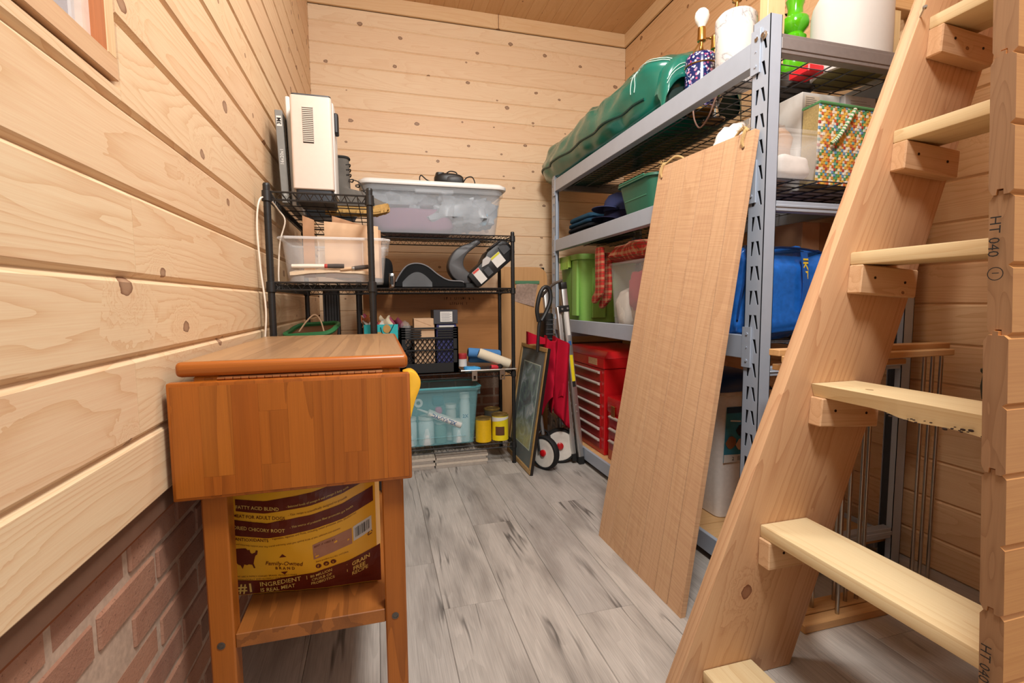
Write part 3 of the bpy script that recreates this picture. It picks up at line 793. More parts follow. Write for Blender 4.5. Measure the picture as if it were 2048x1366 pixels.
def PB(px, py, off=.0006):
    """point on the bag's front from print coordinates: px 0..302 across, py up from bottom edge in print units (1 unit = 1.12 mm)"""
    t = px/302.; return bsurf(t, (py)*.00112, off)
def band(g, lo, hi, m, a=0, b=302, n=36, lo_c=1, hi_c=1, amp=1.):
    for k in range(n):
        x0, x1 = a+(b-a)*k/n, a+(b-a)*(k+1)/n
        def y(x, base, c): return base - bshape(x/302)*c*amp - 40*0
        rows_ = 6
        for r_ in range(rows_):
            f0, f1 = r_/rows_, (r_+1)/rows_
            q = []
            for x, f in ((x0, f0), (x1, f0), (x1, f1), (x0, f1)):
                l_, h_ = y(x, lo, lo_c), y(x, hi, hi_c); q.append(PB(x, l_+(h_-l_)*f))
            g.add(q, [(0, 1, 2, 3)], m)
def bt(g, s, x, y, size, m, slope=None, **kw):
    def fn(a, b):
        X = min(300, max(1, x+a)); base = bshape(x/302)
        return PB(X, y+b-(bshape(X/302)-base if slope is None else slope*a), .0012)
    put_text(g, s, size, fn, m, **kw)
g = G(); CREAM = plain('cream_print', '#e8c568', .4, noisy=0); PINKB = plain('dusty_pink_print', '#b07a5e', .5, noisy=.05); WHT = PAPER
# maroon bands
band(g, 1, 35, 0, lo_c=0, hi_c=.9)
band(g, 131, 163, 0, a=0, b=290); band(g, 182, 207, 0, a=8, b=302)
bt(g, '#1', 2, 6, 30, 1, bold=.02, slope=0); bt(g, 'INGREDIENT', 46, 17, 15, 1, bold=.01); bt(g, 'IS REAL MEAT', 46, 4, 12, 1, bold=.01)
bt(g, '80 MILLION', 152, 30, 9, 1, bold=.01); bt(g, 'CFU/LB OF', 154, 20.5, 9, 1, bold=.01); bt(g, 'PROBIOTICS', 152, 11, 9, 1, bold=.01)
bt(g, 'GRAIN', 240, 45, 13, 1, bold=.02); bt(g, 'FREE', 242, 33, 13, 1, bold=.02); bt(g, 'RECIPE', 239, 22, 11.5, 1, bold=.01)
for x in (144, 229): band(g, 8+(0 if x < 200 else 4), 30, 1, a=x, b=x+1.2, n=1, lo_c=.6, hi_c=.9)
bt(g, 'FATTY ACID BLEND', 8, 187, 10, 1, bold=.01, slope=.05); bt(g, '- Balanced levels of omega-6 and omega-3 fatty acids', 112, 188, 6, 1)
bt(g, 'MEAT FOR ADULT DOGS', 2, 169, 9.5, 0, bold=.01, slope=.05); bt(g, '- This recipe is scientifically designed to provide', 116, 171, 6.2, 0); bt(g, 'the nutrition of good health for your adult dog', 8, 160.5, 5, 0)
bt(g, 'DRIED CHICORY ROOT', 1, 144, 10, 1, bold=.01, slope=.05); bt(g, '- This source of prebiotic fiber promotes gut health', 118, 146, 6.2, 1)
bt(g, 'ANTIOXIDANTS', 3, 121, 9.5, 0, bold=.01, slope=.05); bt(g, '- Vegetables, legumes and fruits, including sweet potatoes, peas, blueberries', 76, 122, 5.8, 0); bt(g, 'and more help support your dog overall well-being, while give optimal levels of zinc, selenium and vitamins', 4, 111, 5, 0)
# outline map
us = [(0, 104), (12, 105), (23, 106), (27, 102), (31, 103), (32, 97), (35, 94), (42, 97), (44, 102), (48, 101), (46, 93), (42, 90), (39, 81), (37, 73), (40, 63), (37, 62), (34, 70), (27, 71), (23, 69), (17, 70), (13, 60), (9, 68), (5, 69), (0, 74)]
tri = geometry.tessellate_polygon([[Vector((a, b, 0)) for a, b in us]])
g.add([PB(a+1, b-2) for a, b in us], [tuple(t) for t in tri], 0)
bt(g, 'Family-Owned', 62, 68, 13, 0, shear=.25, slope=.08, bold=.006); bt(g, 'B R A N D', 82, 56, 9, 0, slope=.06, bold=.02)
for pts in (((92, 83), (107, 84), (99, 91)), ((92, 49), (107, 50), (99.5, 42))): g.add([PB(a, b) for a, b in pts], [(0, 1, 2)], 0)
bt(g, 'WE ARE A FAMILY-OWNED BRAND, PROUDLY MADE', 1, 41, 5.2, 0, slope=.02); bt(g, 'WITH LOCALLY AND GLOBALLY SOURCED INGREDIENTS', 1, 34.5, 5.2, 0, slope=.02)
def quad(x0, x1, y0, y1, m, sl=.42, n=5):
    for k in range(n):
        a, b = x0+(x1-x0)*k/n, x0+(x1-x0)*(k+1)/n
        for r_ in range(4):
            c, d = y0+(y1-y0)*r_/4, y0+(y1-y0)*(r_+1)/4
            g.add([PB(a, c+sl*(a-x0)), PB(b, c+sl*(b-x0)), PB(b, d+sl*(b-x0)), PB(a, d+sl*(a-x0))], [(0, 1, 2, 3)], m)
quad(162, 243, 73, 108, 2, .30, 6)
bt(g, 'BEST IF USED BY', 165, 101, 6, 0, slope=-.26); bt(g, 'Store product in a dry, cool place', 166, 66, 5, 0, slope=-.2)
quad(246, 285, 102, 134, 3, .45, 4)
rb = random.Random(9); x = 250
while x < 281:
    w = rb.choice([.6, .9, 1.4]); 
    for r_ in range(3):
        c, d = 108+r_*7, 108+(r_+1)*7
        g.add([PB(x, c+.45*(x-246), .001), PB(x+w, c+.45*(x+w-246), .001), PB(x+w, d+.45*(x+w-246), .001), PB(x, d+.45*(x-246), .001)], [(0, 1, 2, 3)], 4)
    x += w+rb.choice([.7, 1.1, 1.6])
for k, x in enumerate((171, 187, 202)):
    c = (x, 57+k*3.0); n = 14
    g.add([PB(*c)]+[PB(c[0]+6*cos(2*pi*i/n), c[1]+5.4*sin(2*pi*i/n)) for i in range(n)], [(0, 1+i, 1+(i+1) % n) for i in range(n)], 0)
    bt(g, 'fot'[k], x-2, 54+k*3, 8, 5, bold=.02)
tr_ = [(275, 108), (287, 114), (282, 122)]
for i in range(3):
    p, q = Vector(tr_[i]), Vector(tr_[(i+1) % 3]); d = (q-p).normalized(); n_ = Vector((-d.y, d.x))*.9
    a_, b_ = p+d*2, q-d*2
    g.add([PB(*(a_-n_)), PB(*(b_-n_)), PB(*(b_+n_)), PB(*(a_+n_))], [(0, 1, 2, 3)], 0)
part('print', g, [MAROON, CREAM, PINKB, WHT, INK, YEL], bag, smooth=False)

# ------------------------------------------------------------------ big rough-sawn board leaning on the rack
bl, br_, tl, tr2 = V(.880, 1.822, 0), V(.890, 1.250, 0), V(1.170, 1.856, 1.560), V(1.172, 1.318, 1.542)
xa_ = ((br_-bl)+(tr2-tl)).normalized(); ya_ = ((tl-bl)+(tr2-br_)); ya_ = (ya_-xa_*ya_.dot(xa_)).normalized(); za_ = xa_.cross(ya_)
if za_.x > 0: za_ = -za_
Mb = frame(bl, tuple(xa_), tuple(ya_), tuple(za_)); Mbi = Mb.inverted()
lb = [Mbi @ p for p in (bl, br_, tr2, tl)]
bd = thing('leaning_board', 'wide rough-sawn wooden board with twine loops leaning on the grey rack', 'board', tuple(bl))
W_ = [(0, .098), (.098, .205), (.205, .315), (.315, .425), (.425, .50), (.50, .575)]
H0, H1 = (0+lb[1].y)/2, (lb[2].y+lb[3].y)/2
def edge_y(x, top):
    a, b = (lb[3], lb[2]) if top else (lb[0], lb[1]); t = (x-a.x)/(b.x-a.x); return a.y+(b.y-a.y)*t
wtot = lb[1].x
def bq(f, top): a, b = (lb[3], lb[2]) if top else (lb[0], lb[1]); p = a+(b-a)*f; return (p.x, p.y)
for i, (a, b) in enumerate(W_):
    a, b = a/.575, b/.575
    g = G(); gap = .0032
    g.prism([bq(a+gap, 0), bq(b-gap, 0), bq(b-gap, 1), bq(a+gap, 1)], 'Z', -.019, -.0005*(i % 2))
    part('plank', g, ROUGH, bd, M=Mb, smooth=False)
g = G(); g.prism([bq(.004, 0), bq(.996, 0), bq(.996, .999), bq(.004, .999)], 'Z', -.018, -.0035); part('backing', g, plain('groove_brown', '#4d301a', .9), bd, M=Mb)
TWINE = plain('jute_twine', '#b79a68', .95, noisy=.2, ns=300)
rt_ = random.Random(3)
for fh in (.06, .925):
    hx, hy = bq(fh, 1); hy -= .052
    g = G(); n = 14
    g.lathe([(.0005, 0), (.0062, 0), (.0062, .001), (.0005, .0012)], (hx, hy, -.0008), 12)
    part('drilled_hole', g, plain('hole_dark', '#4d2c16', .9), bd, M=Mb)
    sgn = 1 if fh < .5 else -1
    for off in (0, .004):
        g = G()
        loop = [V(hx, hy, -.004), V(hx-.004, hy+.02, .003+off), V(hx, hy+.052, .003+off), V(hx+.01*sgn, hy+.066, -.008), V(hx+.045*sgn, hy+.082+off, -.02), V(hx+.09*sgn, hy+.066, -.03), V(hx+.095*sgn, hy+.04, -.03)]
        g.tube(spline(loop, 5), .0042, 6)
        part('twine', g, TWINE, bd, M=Mb)
    g = G()
    for k in range(14):
        p = V(hx-.006, hy+.058, .001); d = V(rt_.uniform(-1, .4), rt_.uniform(-.4, 1), rt_.uniform(-.4, .8)).normalized()
        g.tube([p, p+d*.014, p+d*.026+V(0, -.004, 0)], .0008, 4)
    g.sup((hx-.002, hy+.058, -.001), (.010, .009, .008), 1, 1, 10, 7, disp=lambda p, u, v: p*(1+.2*nz(p.x, p.y, p.z, 300)))
    part('twine_knot', g, TWINE, bd, M=Mb)

# ------------------------------------------------------------------ wooden frame with steel rods, in front of the rack's near end
rg = thing('rod_gate', 'pale wooden bars joined by upright steel rods, standing before the grey rack', 'rack', (1.5, 1.13, 0))
g = G(); g.box(1.132, 1.828, 1.150, 1.190, .832, .852); part('top_bar', g, RODWOOD, rg, bevel=.002)
g = G(); g.box(1.132, 1.790, 1.112, 1.143, .815, .835); part('top_bar', g, RODWOOD, rg, bevel=.002)
g = G(); g.box(1.160, 1.665, 1.170, 1.205, .785, .803); part('top_bar', g, RODWOOD, rg, bevel=.002)
g = G(); g.box(1.20, 1.73, 1.085, 1.125, 0, .026); part('base_bar', g, RODWOOD, rg, bevel=.002)
g = G(); g.box(1.24, 1.82, 1.131, 1.190, 0, .024); part('base_bar', g, RODWOOD, rg, bevel=.002)
for x, y, zt_ in ((1.716, 1.150, .833), (1.752, 1.150, .833), (1.794, 1.152, .833), (1.430, 1.150, .833), (1.476, 1.150, .833), (1.500, 1.152, .833), (1.345, 1.105, .55), (1.30, 1.155, .833), (1.40, 1.165, .833)):
    g = G(); g.cyl(V(x, y, .02), V(x, y, zt_), .0058, n=12); part('rod', g, STEEL, rg)
g = G()
pr = [(.0005, 0), (.03, .002), (.045, .02), (.05, .06), (.046, .10), (.052, .108), (.052, .116), (.046, .118), (.04, .06), (.0005, .055)]
g.lathe(pr, (1.895, 1.042, .655), 20); g.box(1.892, 1.944, 1.036, 1.048, .70, .745)
solo('hanging_pot', g, plain('dark_green_plastic', '#3c4a42', .5), 'dark green plastic cup fixed to the right wall behind the ladder', 'cup')

# ------------------------------------------------------------------ on the wire unit at the left wall
def lump(c, r, e=.7, amp=.12, fr=12., seed=0., nu=28, nv=16, M=None, flat=None):
    g = G()
    def d(p, u, v):
        k = 1+amp*nz(p.x*fr+seed, p.y*fr, p.z*fr)+amp*.5*nz(p.x*fr*2.6, p.y*fr*2.6+seed, p.z*fr*2.6)
        q = p*k
        if flat is not None: q.z = max(q.z, flat)
        return q
    g.sup(c, r, e, e, nu, nv, d, M=M); return g
SH1 = 1.3815
pu = thing('air_purifier', 'tall beige and white air purifier with a slatted vent on the wire shelf', 'air purifier', (-.215, 2.08, SH1))
BEIGE = plain('beige_plastic', '#d8c6b8', .45, noisy=.02)
g = G(); g.rbox(-.290, -.146, 1.978, 2.02, 1.425, 1.763, .010); part('front_shell', g, BEIGE, pu, bevel=.003)
g = G(); g.rbox(-.290, -.142, 2.018, 2.19, 1.418, 1.763, .014); part('body', g, WHITEP, pu, bevel=.004)
g = G(); g.rbox(-.286, -.148, 1.982, 2.185, 1.762, 1.769, .012); part('top_cap', g, DARKGREY, pu)
g = G(); g.rbox(-.282, -.150, 1.985, 2.18, 1.384, 1.426, .012); part('base', g, plain('navy_black_base', '#20242b', .45), pu)
g = G(); g.box(-.248, -.211, 1.9765, 1.9785, 1.592, 1.722); v = part('vent', g, plain('vent_dark', '#2c2723', .8), pu)
for k in range(19):
    g = G(); z = 1.596+k*.0068; g.box(-.2475, -.2115, 1.9745, 1.9775, z, z+.0036); part('slat', g, BEIGE, v)
g = G(); g.rbox(-.146, -.128, 2.05, 2.10, 1.66, 1.735, .008); part('control_knob', g, BLACKP, pu, bevel=.003)
# furnace filters leaning beside it
fl = thing('furnace_filter', 'grey pleated furnace filter in its sleeve, leaning at the left wall', 'filter', (-.33, 2.25, SH1))
g = G()
def fx(z): return -.3285-.012*(z-1.384)/.34
g.add([V(fx(z)+dx, y, z) for z in (1.384, 1.728) for y in (2.05, 2.44) for dx in (-.0135, .0135)], [(0, 2, 3, 1), (4, 5, 7, 6), (0, 1, 5, 4), (2, 6, 7, 3), (0, 4, 6, 2), (1, 3, 7, 5)])
part('sleeve', g, plain('filter_grey', '#7d7c78', .55, noisy=.05), fl, bevel=.002)
g = G(); g.add([V(fx(z)+dx, 2.0493, z) for z, dx in ((1.668, -.009), (1.668, .009), (1.706, .009), (1.706, -.009))], [(0, 1, 2, 3)])
b_ = part('label', g, PAPER, fl, smooth=False)
g = G(); put_text(g, '3M', .020, lambda x, y: V(fx(1.69)+.0065-y, 2.0488, 1.674+x), bold=.03)
part('lettering', g, INK, b_, smooth=False)
g = G(); put_text(g, '16x20x1', .0175, lambda x, y: V(fx(1.56)+.006-y, 2.0492, 1.525+x), bold=.01)
part('lettering', g, PAPER, fl, smooth=False); g = G()
put_text(g, '3M', .014, lambda x, y: V(fx(1.42)+.006-y, 2.0492, 1.41+x))
part('lettering', g, PAPER, fl, smooth=False)
g = G()
for k in range(22):
    z = 1.40+k*.0145; g.add([V(fx(z)+.0138, 2.06, z), V(fx(z)+.0138, 2.43, z), V(fx(z)+.0165, 2.43, z+.007), V(fx(z)+.0165, 2.06, z+.007), V(fx(z)+.0138, 2.43, z+.0144), V(fx(z)+.0138, 2.06, z+.0144)], [(0, 1, 2, 3), (3, 2, 4, 5)])
part('pleats', g, plain('pleat_grey', '#6d665e', .8), fl, kind='stuff', smooth=False)
g = G(); Mf = T(-.305, 2.24, 1.384) @ RY(-1.2); g.box(-.008, .008, -.15, .2, 0, .412)
solo('white_board', g, WHITEP, 'thin white panel standing between the grey filter and the beige purifier', 'panel', bevel=.003, M=Mf)
# hiking boot
bt_ = thing('hiking_boot', 'worn grey hiking boot with tan rubber sole, toe over the shelf edge', 'boot', (-.08, 2.27, SH1))
LEA = fabric('grey_suede', '#6f6a63', '#544f4a'); SOLE = plain('tan_rubber', '#b08a4c', .8, noisy=.15, ns=120)
def foot(u):   # outline of the sole, along X
    pass
g = G(); ol = []
for k in range(28):
    a = 2*pi*k/28; x = cos(a); y = sin(a)
    w = .036+.012*max(0, x)-.004*(1-abs(x))
    ol.append((-.072+.130*x, 2.27+w*(1 if y > 0 else 1)*math.copysign(abs(y)**.7, y)))
for z0, z1, s_ in ((1.384, 1.392, .97), (1.392, 1.414, 1.03), (1.414, 1.420, 1.0)):
    cx, cy = -.072, 2.27; g.prism([(cx+(a-cx)*s_, cy+(b-cy)*s_) for a, b in ol], 'Z', z0, z1)
for k in range(20):
    a = 2*pi*k/20; x, y = ol[int(k*1.4) % 28]; g.box(x-.006, x+.006, y-.006, y+.006, 1.383, 1.402)

for p in g.v: p.z += 2.6*max(0, p.x+.03)**2
part('sole', g, SOLE, bt_, ang=50)
g = G()
def upper(u, v):
    a = 2*pi*u; c, s_ = cos(a), sin(a)
    z = 1.418+.205*v
    L = .124*(1-v)**1.1+.050*min(1, v*2.2)*(1 if v > .3 else v/.3)+.004
    back = -.188+.012*v
    if v < .34: xc0, xc1 = back, .052-.16*(v/.34)**1.25*.62
    else: xc0, xc1 = back, -.100-.004*(v-.34)
    xm, hx = (xc0+xc1)/2, (xc1-xc0)/2
    w = .040-.006*v+.004*nz(u*6, v*9, 2)
    return V(xm+hx*math.copysign(abs(c)**.8, c), 2.27+w*math.copysign(abs(s_)**.8, s_), z)
g.grid(upper, 30, 20, wu=True)
for p in g.v: p.z += 2.6*max(0, p.x+.03)**2
g.f += [[i for i in range(30)][::-1]]; g.mi += [0]
part('upper', g, LEA, bt_, ang=70)
g = G(); g.tube([upper(k/24, 1.) for k in range(24)], .006, 6, closed=True); part('collar', g, fabric('boot_collar', '#3c3a38', '#2a2928'), bt_)
for k in range(6):
    z = 1.49+k*.021; x = [-.030, -.062, -.088, -.097, -.098, -.099][k]-.006
    g = G(); g.tube(spline([V(x-.01, 2.240, z-.004), V(x+.006, 2.262, z+.004), V(x+.002, 2.285, z-.002), V(x-.012, 2.305, z+.006)], 4), .0026, 6); part('lace', g, plain('lace_dark', '#2a2826', .9), bt_)
g = G(); g.tube(spline([V(-.09, 2.24, 1.53), V(-.06, 2.225, 1.515), V(-.04, 2.215, 1.475), V(-.02, 2.21, 1.44), V(0, 2.215, 1.425)], 5), .0022, 6); part('lace', g, MATS['lace_dark'], bt_)
# second boot's pair piece and a folded blue bag behind, glimpsed through the wires
solo('blue_storage_bag', lump((-.20, 2.46, 1.435), (.12, .15, .052), .6, .15, 14, 3.), plain('slate_blue_film', '#6f87a2', .35, noisy=.2, ns=20), 'crumpled slate-blue plastic bag lying behind the purifier on the wire shelf', 'bag')

SH2 = 1.0755
# clear bin of painting odds
tb = thing('clear_bin', 'open clear plastic bin of cardboard and brushes on the left wire unit', 'bin', (-.14, 2.0, SH2), 'clear plastic bins')
g = G(); g.tub(-.326, .040, 1.875, 2.17, SH2, 1.235, .03, .0025, .016, rim=.010, rimh=.006); part('tub', g, CLEARP, tb)
g = G()
for x in (-.20, -.05): g.box(x, x+.003, 1.871, 1.876, 1.14, 1.22)
g.rbox(.022, .046, 1.95, 2.10, 1.195, 1.233, .006); part('handle_lip', g, CLEARP, tb)
g = G(); pts_ = [V(x, y, 1.232) for x, y in ((-.31, 1.868), (.025, 1.868), (.047, 1.89), (.047, 2.155), (.025, 2.178), (-.31, 2.178), (-.333, 2.155), (-.333, 1.89))]; g.tube(pts_, .005, 6, closed=True); part('rim', g, clear('clear_rim', '#f4f4f4', .35), tb)
def sheet(name, x0, x1, y, z0, z1, tilt, mat, label, cat, th=.004, rot=0, top=None, group=None):
    M_ = T((x0+x1)/2, y, z0) @ RZ(rot) @ RX(-tilt); g = G(); w = (x1-x0)/2
    poly = [(-w, 0), (w, 0), (w, z1-z0+(top[1] if top else 0)), (-w, z1-z0+(top[0] if top else 0))]
    g.prism(poly, 'Y', -th/2, th/2); return solo(name, g, mat, label, cat, group, M=M_)
sheet('cardboard_sheet', -.186, .010, 1.955, SH2+.02, 1.302, 6, CARD, 'large sheet of plain cardboard standing in the clear bin', 'cardboard', .005, 2, (.006, -.006))
sheet('cardboard_sheet', -.262, -.222, 1.96, SH2+.02, 1.315, 4, CARDD, 'narrow cardboard strip standing up at the left in the clear bin', 'cardboard', .004, 0, (.012, -.004))
sheet('cardboard_sheet', -.16, .02, 1.99, SH2+.02, 1.318, 8, CARDD, 'brown cardboard sheet with sloping top behind the plain sheet in the bin', 'cardboard', .004, 3, (.02, -.03))
g = G(); g.slab(lambda u, v: V(-.30+.29*u, 1.885+.2*v, 1.084+.016+.012*sin(u*3+v*2)+.006*nz(u*4, v*4, 1)), 14, 8, (0, 0, .012)); solo('paper_pad', g, plain('cream_paper', '#dcc3a4', .8, noisy=.06), 'loose cream papers lying flat at the bottom of the clear bin', 'paper')
def brush(name, x0, z0, x1, z1, y, cols, rs, label):
    t = thing(name, label, 'brush', (x0, y, min(z0, z1)-.008)); a, b = V(x0, y, z0), V(x1, y, z1); n = len(cols); L = b-a; f0 = 0
    for nm, c, f1, r in cols:
        g = G(); g.tube([a+L*f0, a+L*(f0+(f1-f0)*.5), a+L*f1], [r*.9, r, r*.9], 10); part(nm, g, c, t); f0 = f1
brush('paint_brush', -.292, 1.132, -.115, 1.134, 1.882, [('handle', CORD, .62, .008), ('ring', plain('red_ring', '#b23a30', .5), .68, .0085), ('bristle', plain('dark_bristle', '#4c4440', .9), 1., .009)], None, 'cream-handled brush with a red band lying in the clear bin')
brush('paint_brush', -.128, 1.122, -.030, 1.133, 1.884, [('handle', CARD, .40, .006), ('ring', STEEL, .5, .0075), ('bristle', MATS['dark_bristle'], 1., .0085)], None, 'shorter dark-tipped brush beside the red-banded one in the bin')
# white cord hanging by the wall
g = G(); g.tube(spline([V(-.378, 1.79, .70), V(-.372, 1.79, .86), V(-.364, 1.79, .98), V(-.374, 1.79, 1.12), V(-.378, 1.79, 1.26), V(-.368, 1.80, 1.345), V(-.350, 1.86, 1.362)], 6), .0030, 8)
g.tube(spline([V(-.350, 1.86, 1.362), V(-.335, 1.93, 1.335), V(-.318, 1.95, 1.30), V(-.335, 1.93, 1.22), V(-.342, 1.92, 1.12), V(-.343, 1.92, 1.08)], 6), .0026, 8)
solo('power_cord', g, CORD, 'cream power cord hanging down the plank wall beside the wire unit', 'cord')
# lower shelf of that unit
pbg = thing('paper_bag', 'brown paper bag with a green rim low on the left wire unit', 'bag', (-.26, 2.15, .7435))
g = G(); g.grid(lambda u, v: V(-.262+(.075+.02*v)*math.copysign(abs(cos(2*pi*u))**.4, cos(2*pi*u)), 2.14+(.11+.01*v)*math.copysign(abs(sin(2*pi*u))**.4, sin(2*pi*u)), .744+.15*v+.02*v*sin(2*pi*u+.6)), 36, 8, wu=True); part('sack', g, CARDD, pbg)
g = G(); pts = [V(-.262+.095*math.copysign(abs(cos(2*pi*k/36))**.4, cos(2*pi*k/36)), 2.14+.12*math.copysign(abs(sin(2*pi*k/36))**.4, sin(2*pi*k/36)), .893+.02*sin(2*pi*k/36+.6)) for k in range(36)]
g.tube(pts, .010, 6, closed=True); part('green_rim', g, plain('green_rim', '#2f7a45', .6), pbg)
g = G(); g.tube(spline([V(-.30, 2.04, .89), V(-.27, 2.03, .93), V(-.24, 2.03, .955), V(-.22, 2.04, .93), V(-.21, 2.05, .885)], 5), .003, 6); part('handle', g, CARD, pbg)
th_ = thing('tower_heater', 'tall slim black tower heater in the corner behind the wire units', 'heater', (-.258, 2.98, 0))
g = G(); g.rbox(-.302, -.214, 2.93, 3.03, .03, 1.10, .02); part('body', g, BLACKP, th_, bevel=.004)
g = G(); g.rbox(-.33, -.19, 2.89, 3.07, 0, .03, .04); part('base', g, BLACKP, th_, bevel=.004)
g = G(); 
for k in range(6): g.box(-.298+k*.015, -.290+k*.015, 2.926, 2.931, .2, 1.05)
part('grille', g, DARKGREY, th_, kind='stuff')

# ------------------------------------------------------------------ on the wire unit at the back wall
Z1, Z2, Z3, Z4 = 1.3935, 1.0835, .5785, .1335
lb_ = thing('lidded_bin', 'large frosted storage bin with a white lid and purple cloth inside', 'bin', (.34, 3.0, Z1))
g = G(); g.tub(-.062, .732, 2.83, 3.19, Z1, 1.652, .05, .003, .030, rim=.012, rimh=.03); part('tub', g, FROST, lb_)
g = G(); g.rbox(-.086, .758, 2.806, 3.215, 1.654, 1.676, .06, seg=6); g.rbox(-.070, .742, 2.822, 3.20, 1.676, 1.686, .05, seg=6); part('lid', g, WHITEP, lb_, bevel=.005, seg=2)
g = G(); g.box(.22, .44, 2.822, 2.834, 1.615, 1.640); part('latch', g, FROST, lb_, bevel=.004)
solo('folded_cloth', lump((.22, 3.0, 1.475), (.225, .135, .075), .45, .10, 9, 5., 40, 18), fabric('mauve_cloth', '#9a6f86', '#85607a'), 'folded mauve cloth inside the lower left of the frosted bin', 'cloth')
solo('plastic_bundle', lump((.50, 3.0, 1.535), (.19, .14, .10), .6, .34, 17, 8., 56, 28), plain('grey_film', '#9aa3ab', .35, noisy=.25, ns=14), 'crumpled grey plastic bundle filling the right of the frosted bin', 'bundle')
solo('plastic_bundle', lump((.14, 3.0, 1.59), (.19, .13, .055), .6, .34, 18, 2., 48, 20), MATS['grey_film'], 'crumpled grey plastic on top of the mauve cloth in the frosted bin', 'bundle')
solo('blue_wad', lump((.610, 2.90, 1.505), (.045, .035, .045), .8, .25, 26, 4.), plain('sky_blue_film', '#7fc4e8', .4, noisy=.15), 'light blue plastic wad pressed against the frosted bin front', 'wad')
ap = thing('webcam_dock', 'black rounded gadget with looped cords lying on the white bin lid', 'gadget', (.43, 2.95, 1.6865))
g = G(); g.sup((.43, 2.94, 1.722), (.088, .06, .036), .6, .8, 28, 14); g.rbox(.352, .40, 2.90, 2.98, 1.687, 1.758, .015); part('body', g, BLACKP, ap, bevel=0)
g = G(); g.sup((.455, 2.90, 1.715), (.05, .03, .024), .7, .7, 20, 10); part('lens_block', g, DARKGREY, ap)
for pts in ([V(.35, 2.93, 1.70), V(.30, 2.92, 1.712), V(.265, 2.92, 1.738), V(.258, 2.93, 1.712), V(.285, 2.95, 1.69)], [V(.51, 2.93, 1.705), V(.53, 2.91, 1.735), V(.565, 2.91, 1.742), V(.585, 2.93, 1.715), V(.585, 2.95, 1.69)], [V(.40, 2.92, 1.745), V(.43, 2.90, 1.765), V(.47, 2.91, 1.762), V(.48, 2.93, 1.74)]):
    g = G(); g.tube(spline(pts, 6), .0035, 6); part('cord', g, BLACKR, ap)
g = G(); g.rbox(.655, .675, 2.91, 2.93, 1.687, 1.705, .004); solo('cord_plug', g, BLACKP, 'tiny black plug lying at the right end of the white lid', 'plug')
# booster seats
def seat_prof(pts, y0, y1, name, label, mats, th=.03):
    t = thing(name, label, 'car seat', (pts[0][0], (y0+y1)/2, Z2)); return t
bs = thing('booster_seat', 'low black curved booster cushion lying on the middle wire shelf', 'booster seat', (.29, 3.0, Z2))
top = spline([V(.095, 0, 1.09), V(.115, 0, 1.14), V(.165, 0, 1.205), V(.225, 0, 1.222), V(.285, 0, 1.205), V(.35, 0, 1.155), V(.41, 0, 1.125), V(.49, 0, 1.118), V(.505, 0, 1.088)], 5)
g = G(); poly = [(p.x, p.z) for p in top]; g.prism(poly, 'Y', 2.87, 3.12); part('shell', g, fabric('black_cushion', '#1c1d1f', '#141516'), bs, bevel=.008, seg=2, ang=50)
g = G(); g.tube([p+V(0, 2.868, .003) for p in top[3:-4]], .004, 6); part('piping', g, plain('grey_piping', '#77777a', .7), bs)
g = G(); g.slab(lambda u, v: V(.14+.17*u, 2.862+.006*v, 1.09+.085*sin(pi*(.1+.8*u))*v), 14, 4, (0, .01, 0)); part('side_panel', g, DARKGREY, bs)
b2 = thing('booster_seat', 'black booster with a chrome buckle, half hidden behind the clear bin', 'booster seat', (.03, 3.0, Z2))
g = G(); g.sup((.02, 2.98, 1.172), (.072, .13, .088), .55, .6, 28, 16); part('shell', g, MATS['black_cushion'], b2)
g = G(); g.rbox(.062, .098, 2.852, 2.868, 1.09, 1.165, .008); part('buckle', g, plain('chrome', '#d4d4d4', .12, metal=1), b2, bevel=.005, seg=2)
g = G(); g.rbox(.070, .090, 2.846, 2.853, 1.102, 1.150, .004); part('buckle_slot', g, BLACKP, b2)
cs = thing('car_seat_base', 'tilted charcoal car seat base with white warning labels on the wire shelf', 'car seat', (.64, 2.98, Z2))
Mcs = T(.672, 2.94, 1.235) @ RY(-40)
g = G(); g.prism([(-.165, -.050), (-.150, -.066), (.12, -.066), (.158, -.040), (.160, .030), (.140, .062), (.02, .066), (-.04, .04), (-.165, .035)], 'Y', -.07, .10); part('body', g, BLACKP, cs, M=Mcs, bevel=.008, seg=2)
g = G(); g.prism([(.055, .066), (.055, .071), (.13, .071), (.13, .063)], 'Y', -.05, .08); g.rbox(.085, .142, -.076, -.068, -.012, .045, .003); part('grip_pocket', g, DARKGREY, cs, M=Mcs, bevel=.003)
g = G(); g.box(.004, .075, -.0715, -.0702, -.045, .026); lb2 = part('label', g, PAPER, cs, M=Mcs, smooth=False)
g = G(); g.box(.006, .073, -.0722, -.0714, .012, .025); part('yellow_stripe', g, plain('label_yellow', '#c8c22a', .6), cs, M=Mcs, smooth=False)
g = G(); g.box(-.135, -.085, -.0715, -.0702, -.055, .032); part('label', g, PAPER, cs, M=Mcs, smooth=False)
g = G(); g.box(-.133, -.087, -.0722, -.0714, .018, .031); part('red_stripe', g, plain('label_red', '#c8473c', .6), cs, M=Mcs, smooth=False)
g = G(); g.prism([(-.07, .018), (-.035, .05), (.0, .05), (.012, .02), (-.02, .008)], 'Y', -.078, -.069); part('silver_wedge', g, plain('silver_plastic', '#c5c5c3', .3, metal=.3), cs, M=Mcs, bevel=.002)
g = G(); g.rbox(-.075, -.03, -.077, -.068, -.05, .0, .006); part('latch', g, DARKGREY, cs, M=Mcs, bevel=.002)
armo = spline([V(.545, 0, 1.10), V(.455, 0, 1.135), V(.415, 0, 1.20), V(.43, 0, 1.27), V(.475, 0, 1.325), V(.545, 0, 1.355), V(.60, 0, 1.385)], 5)
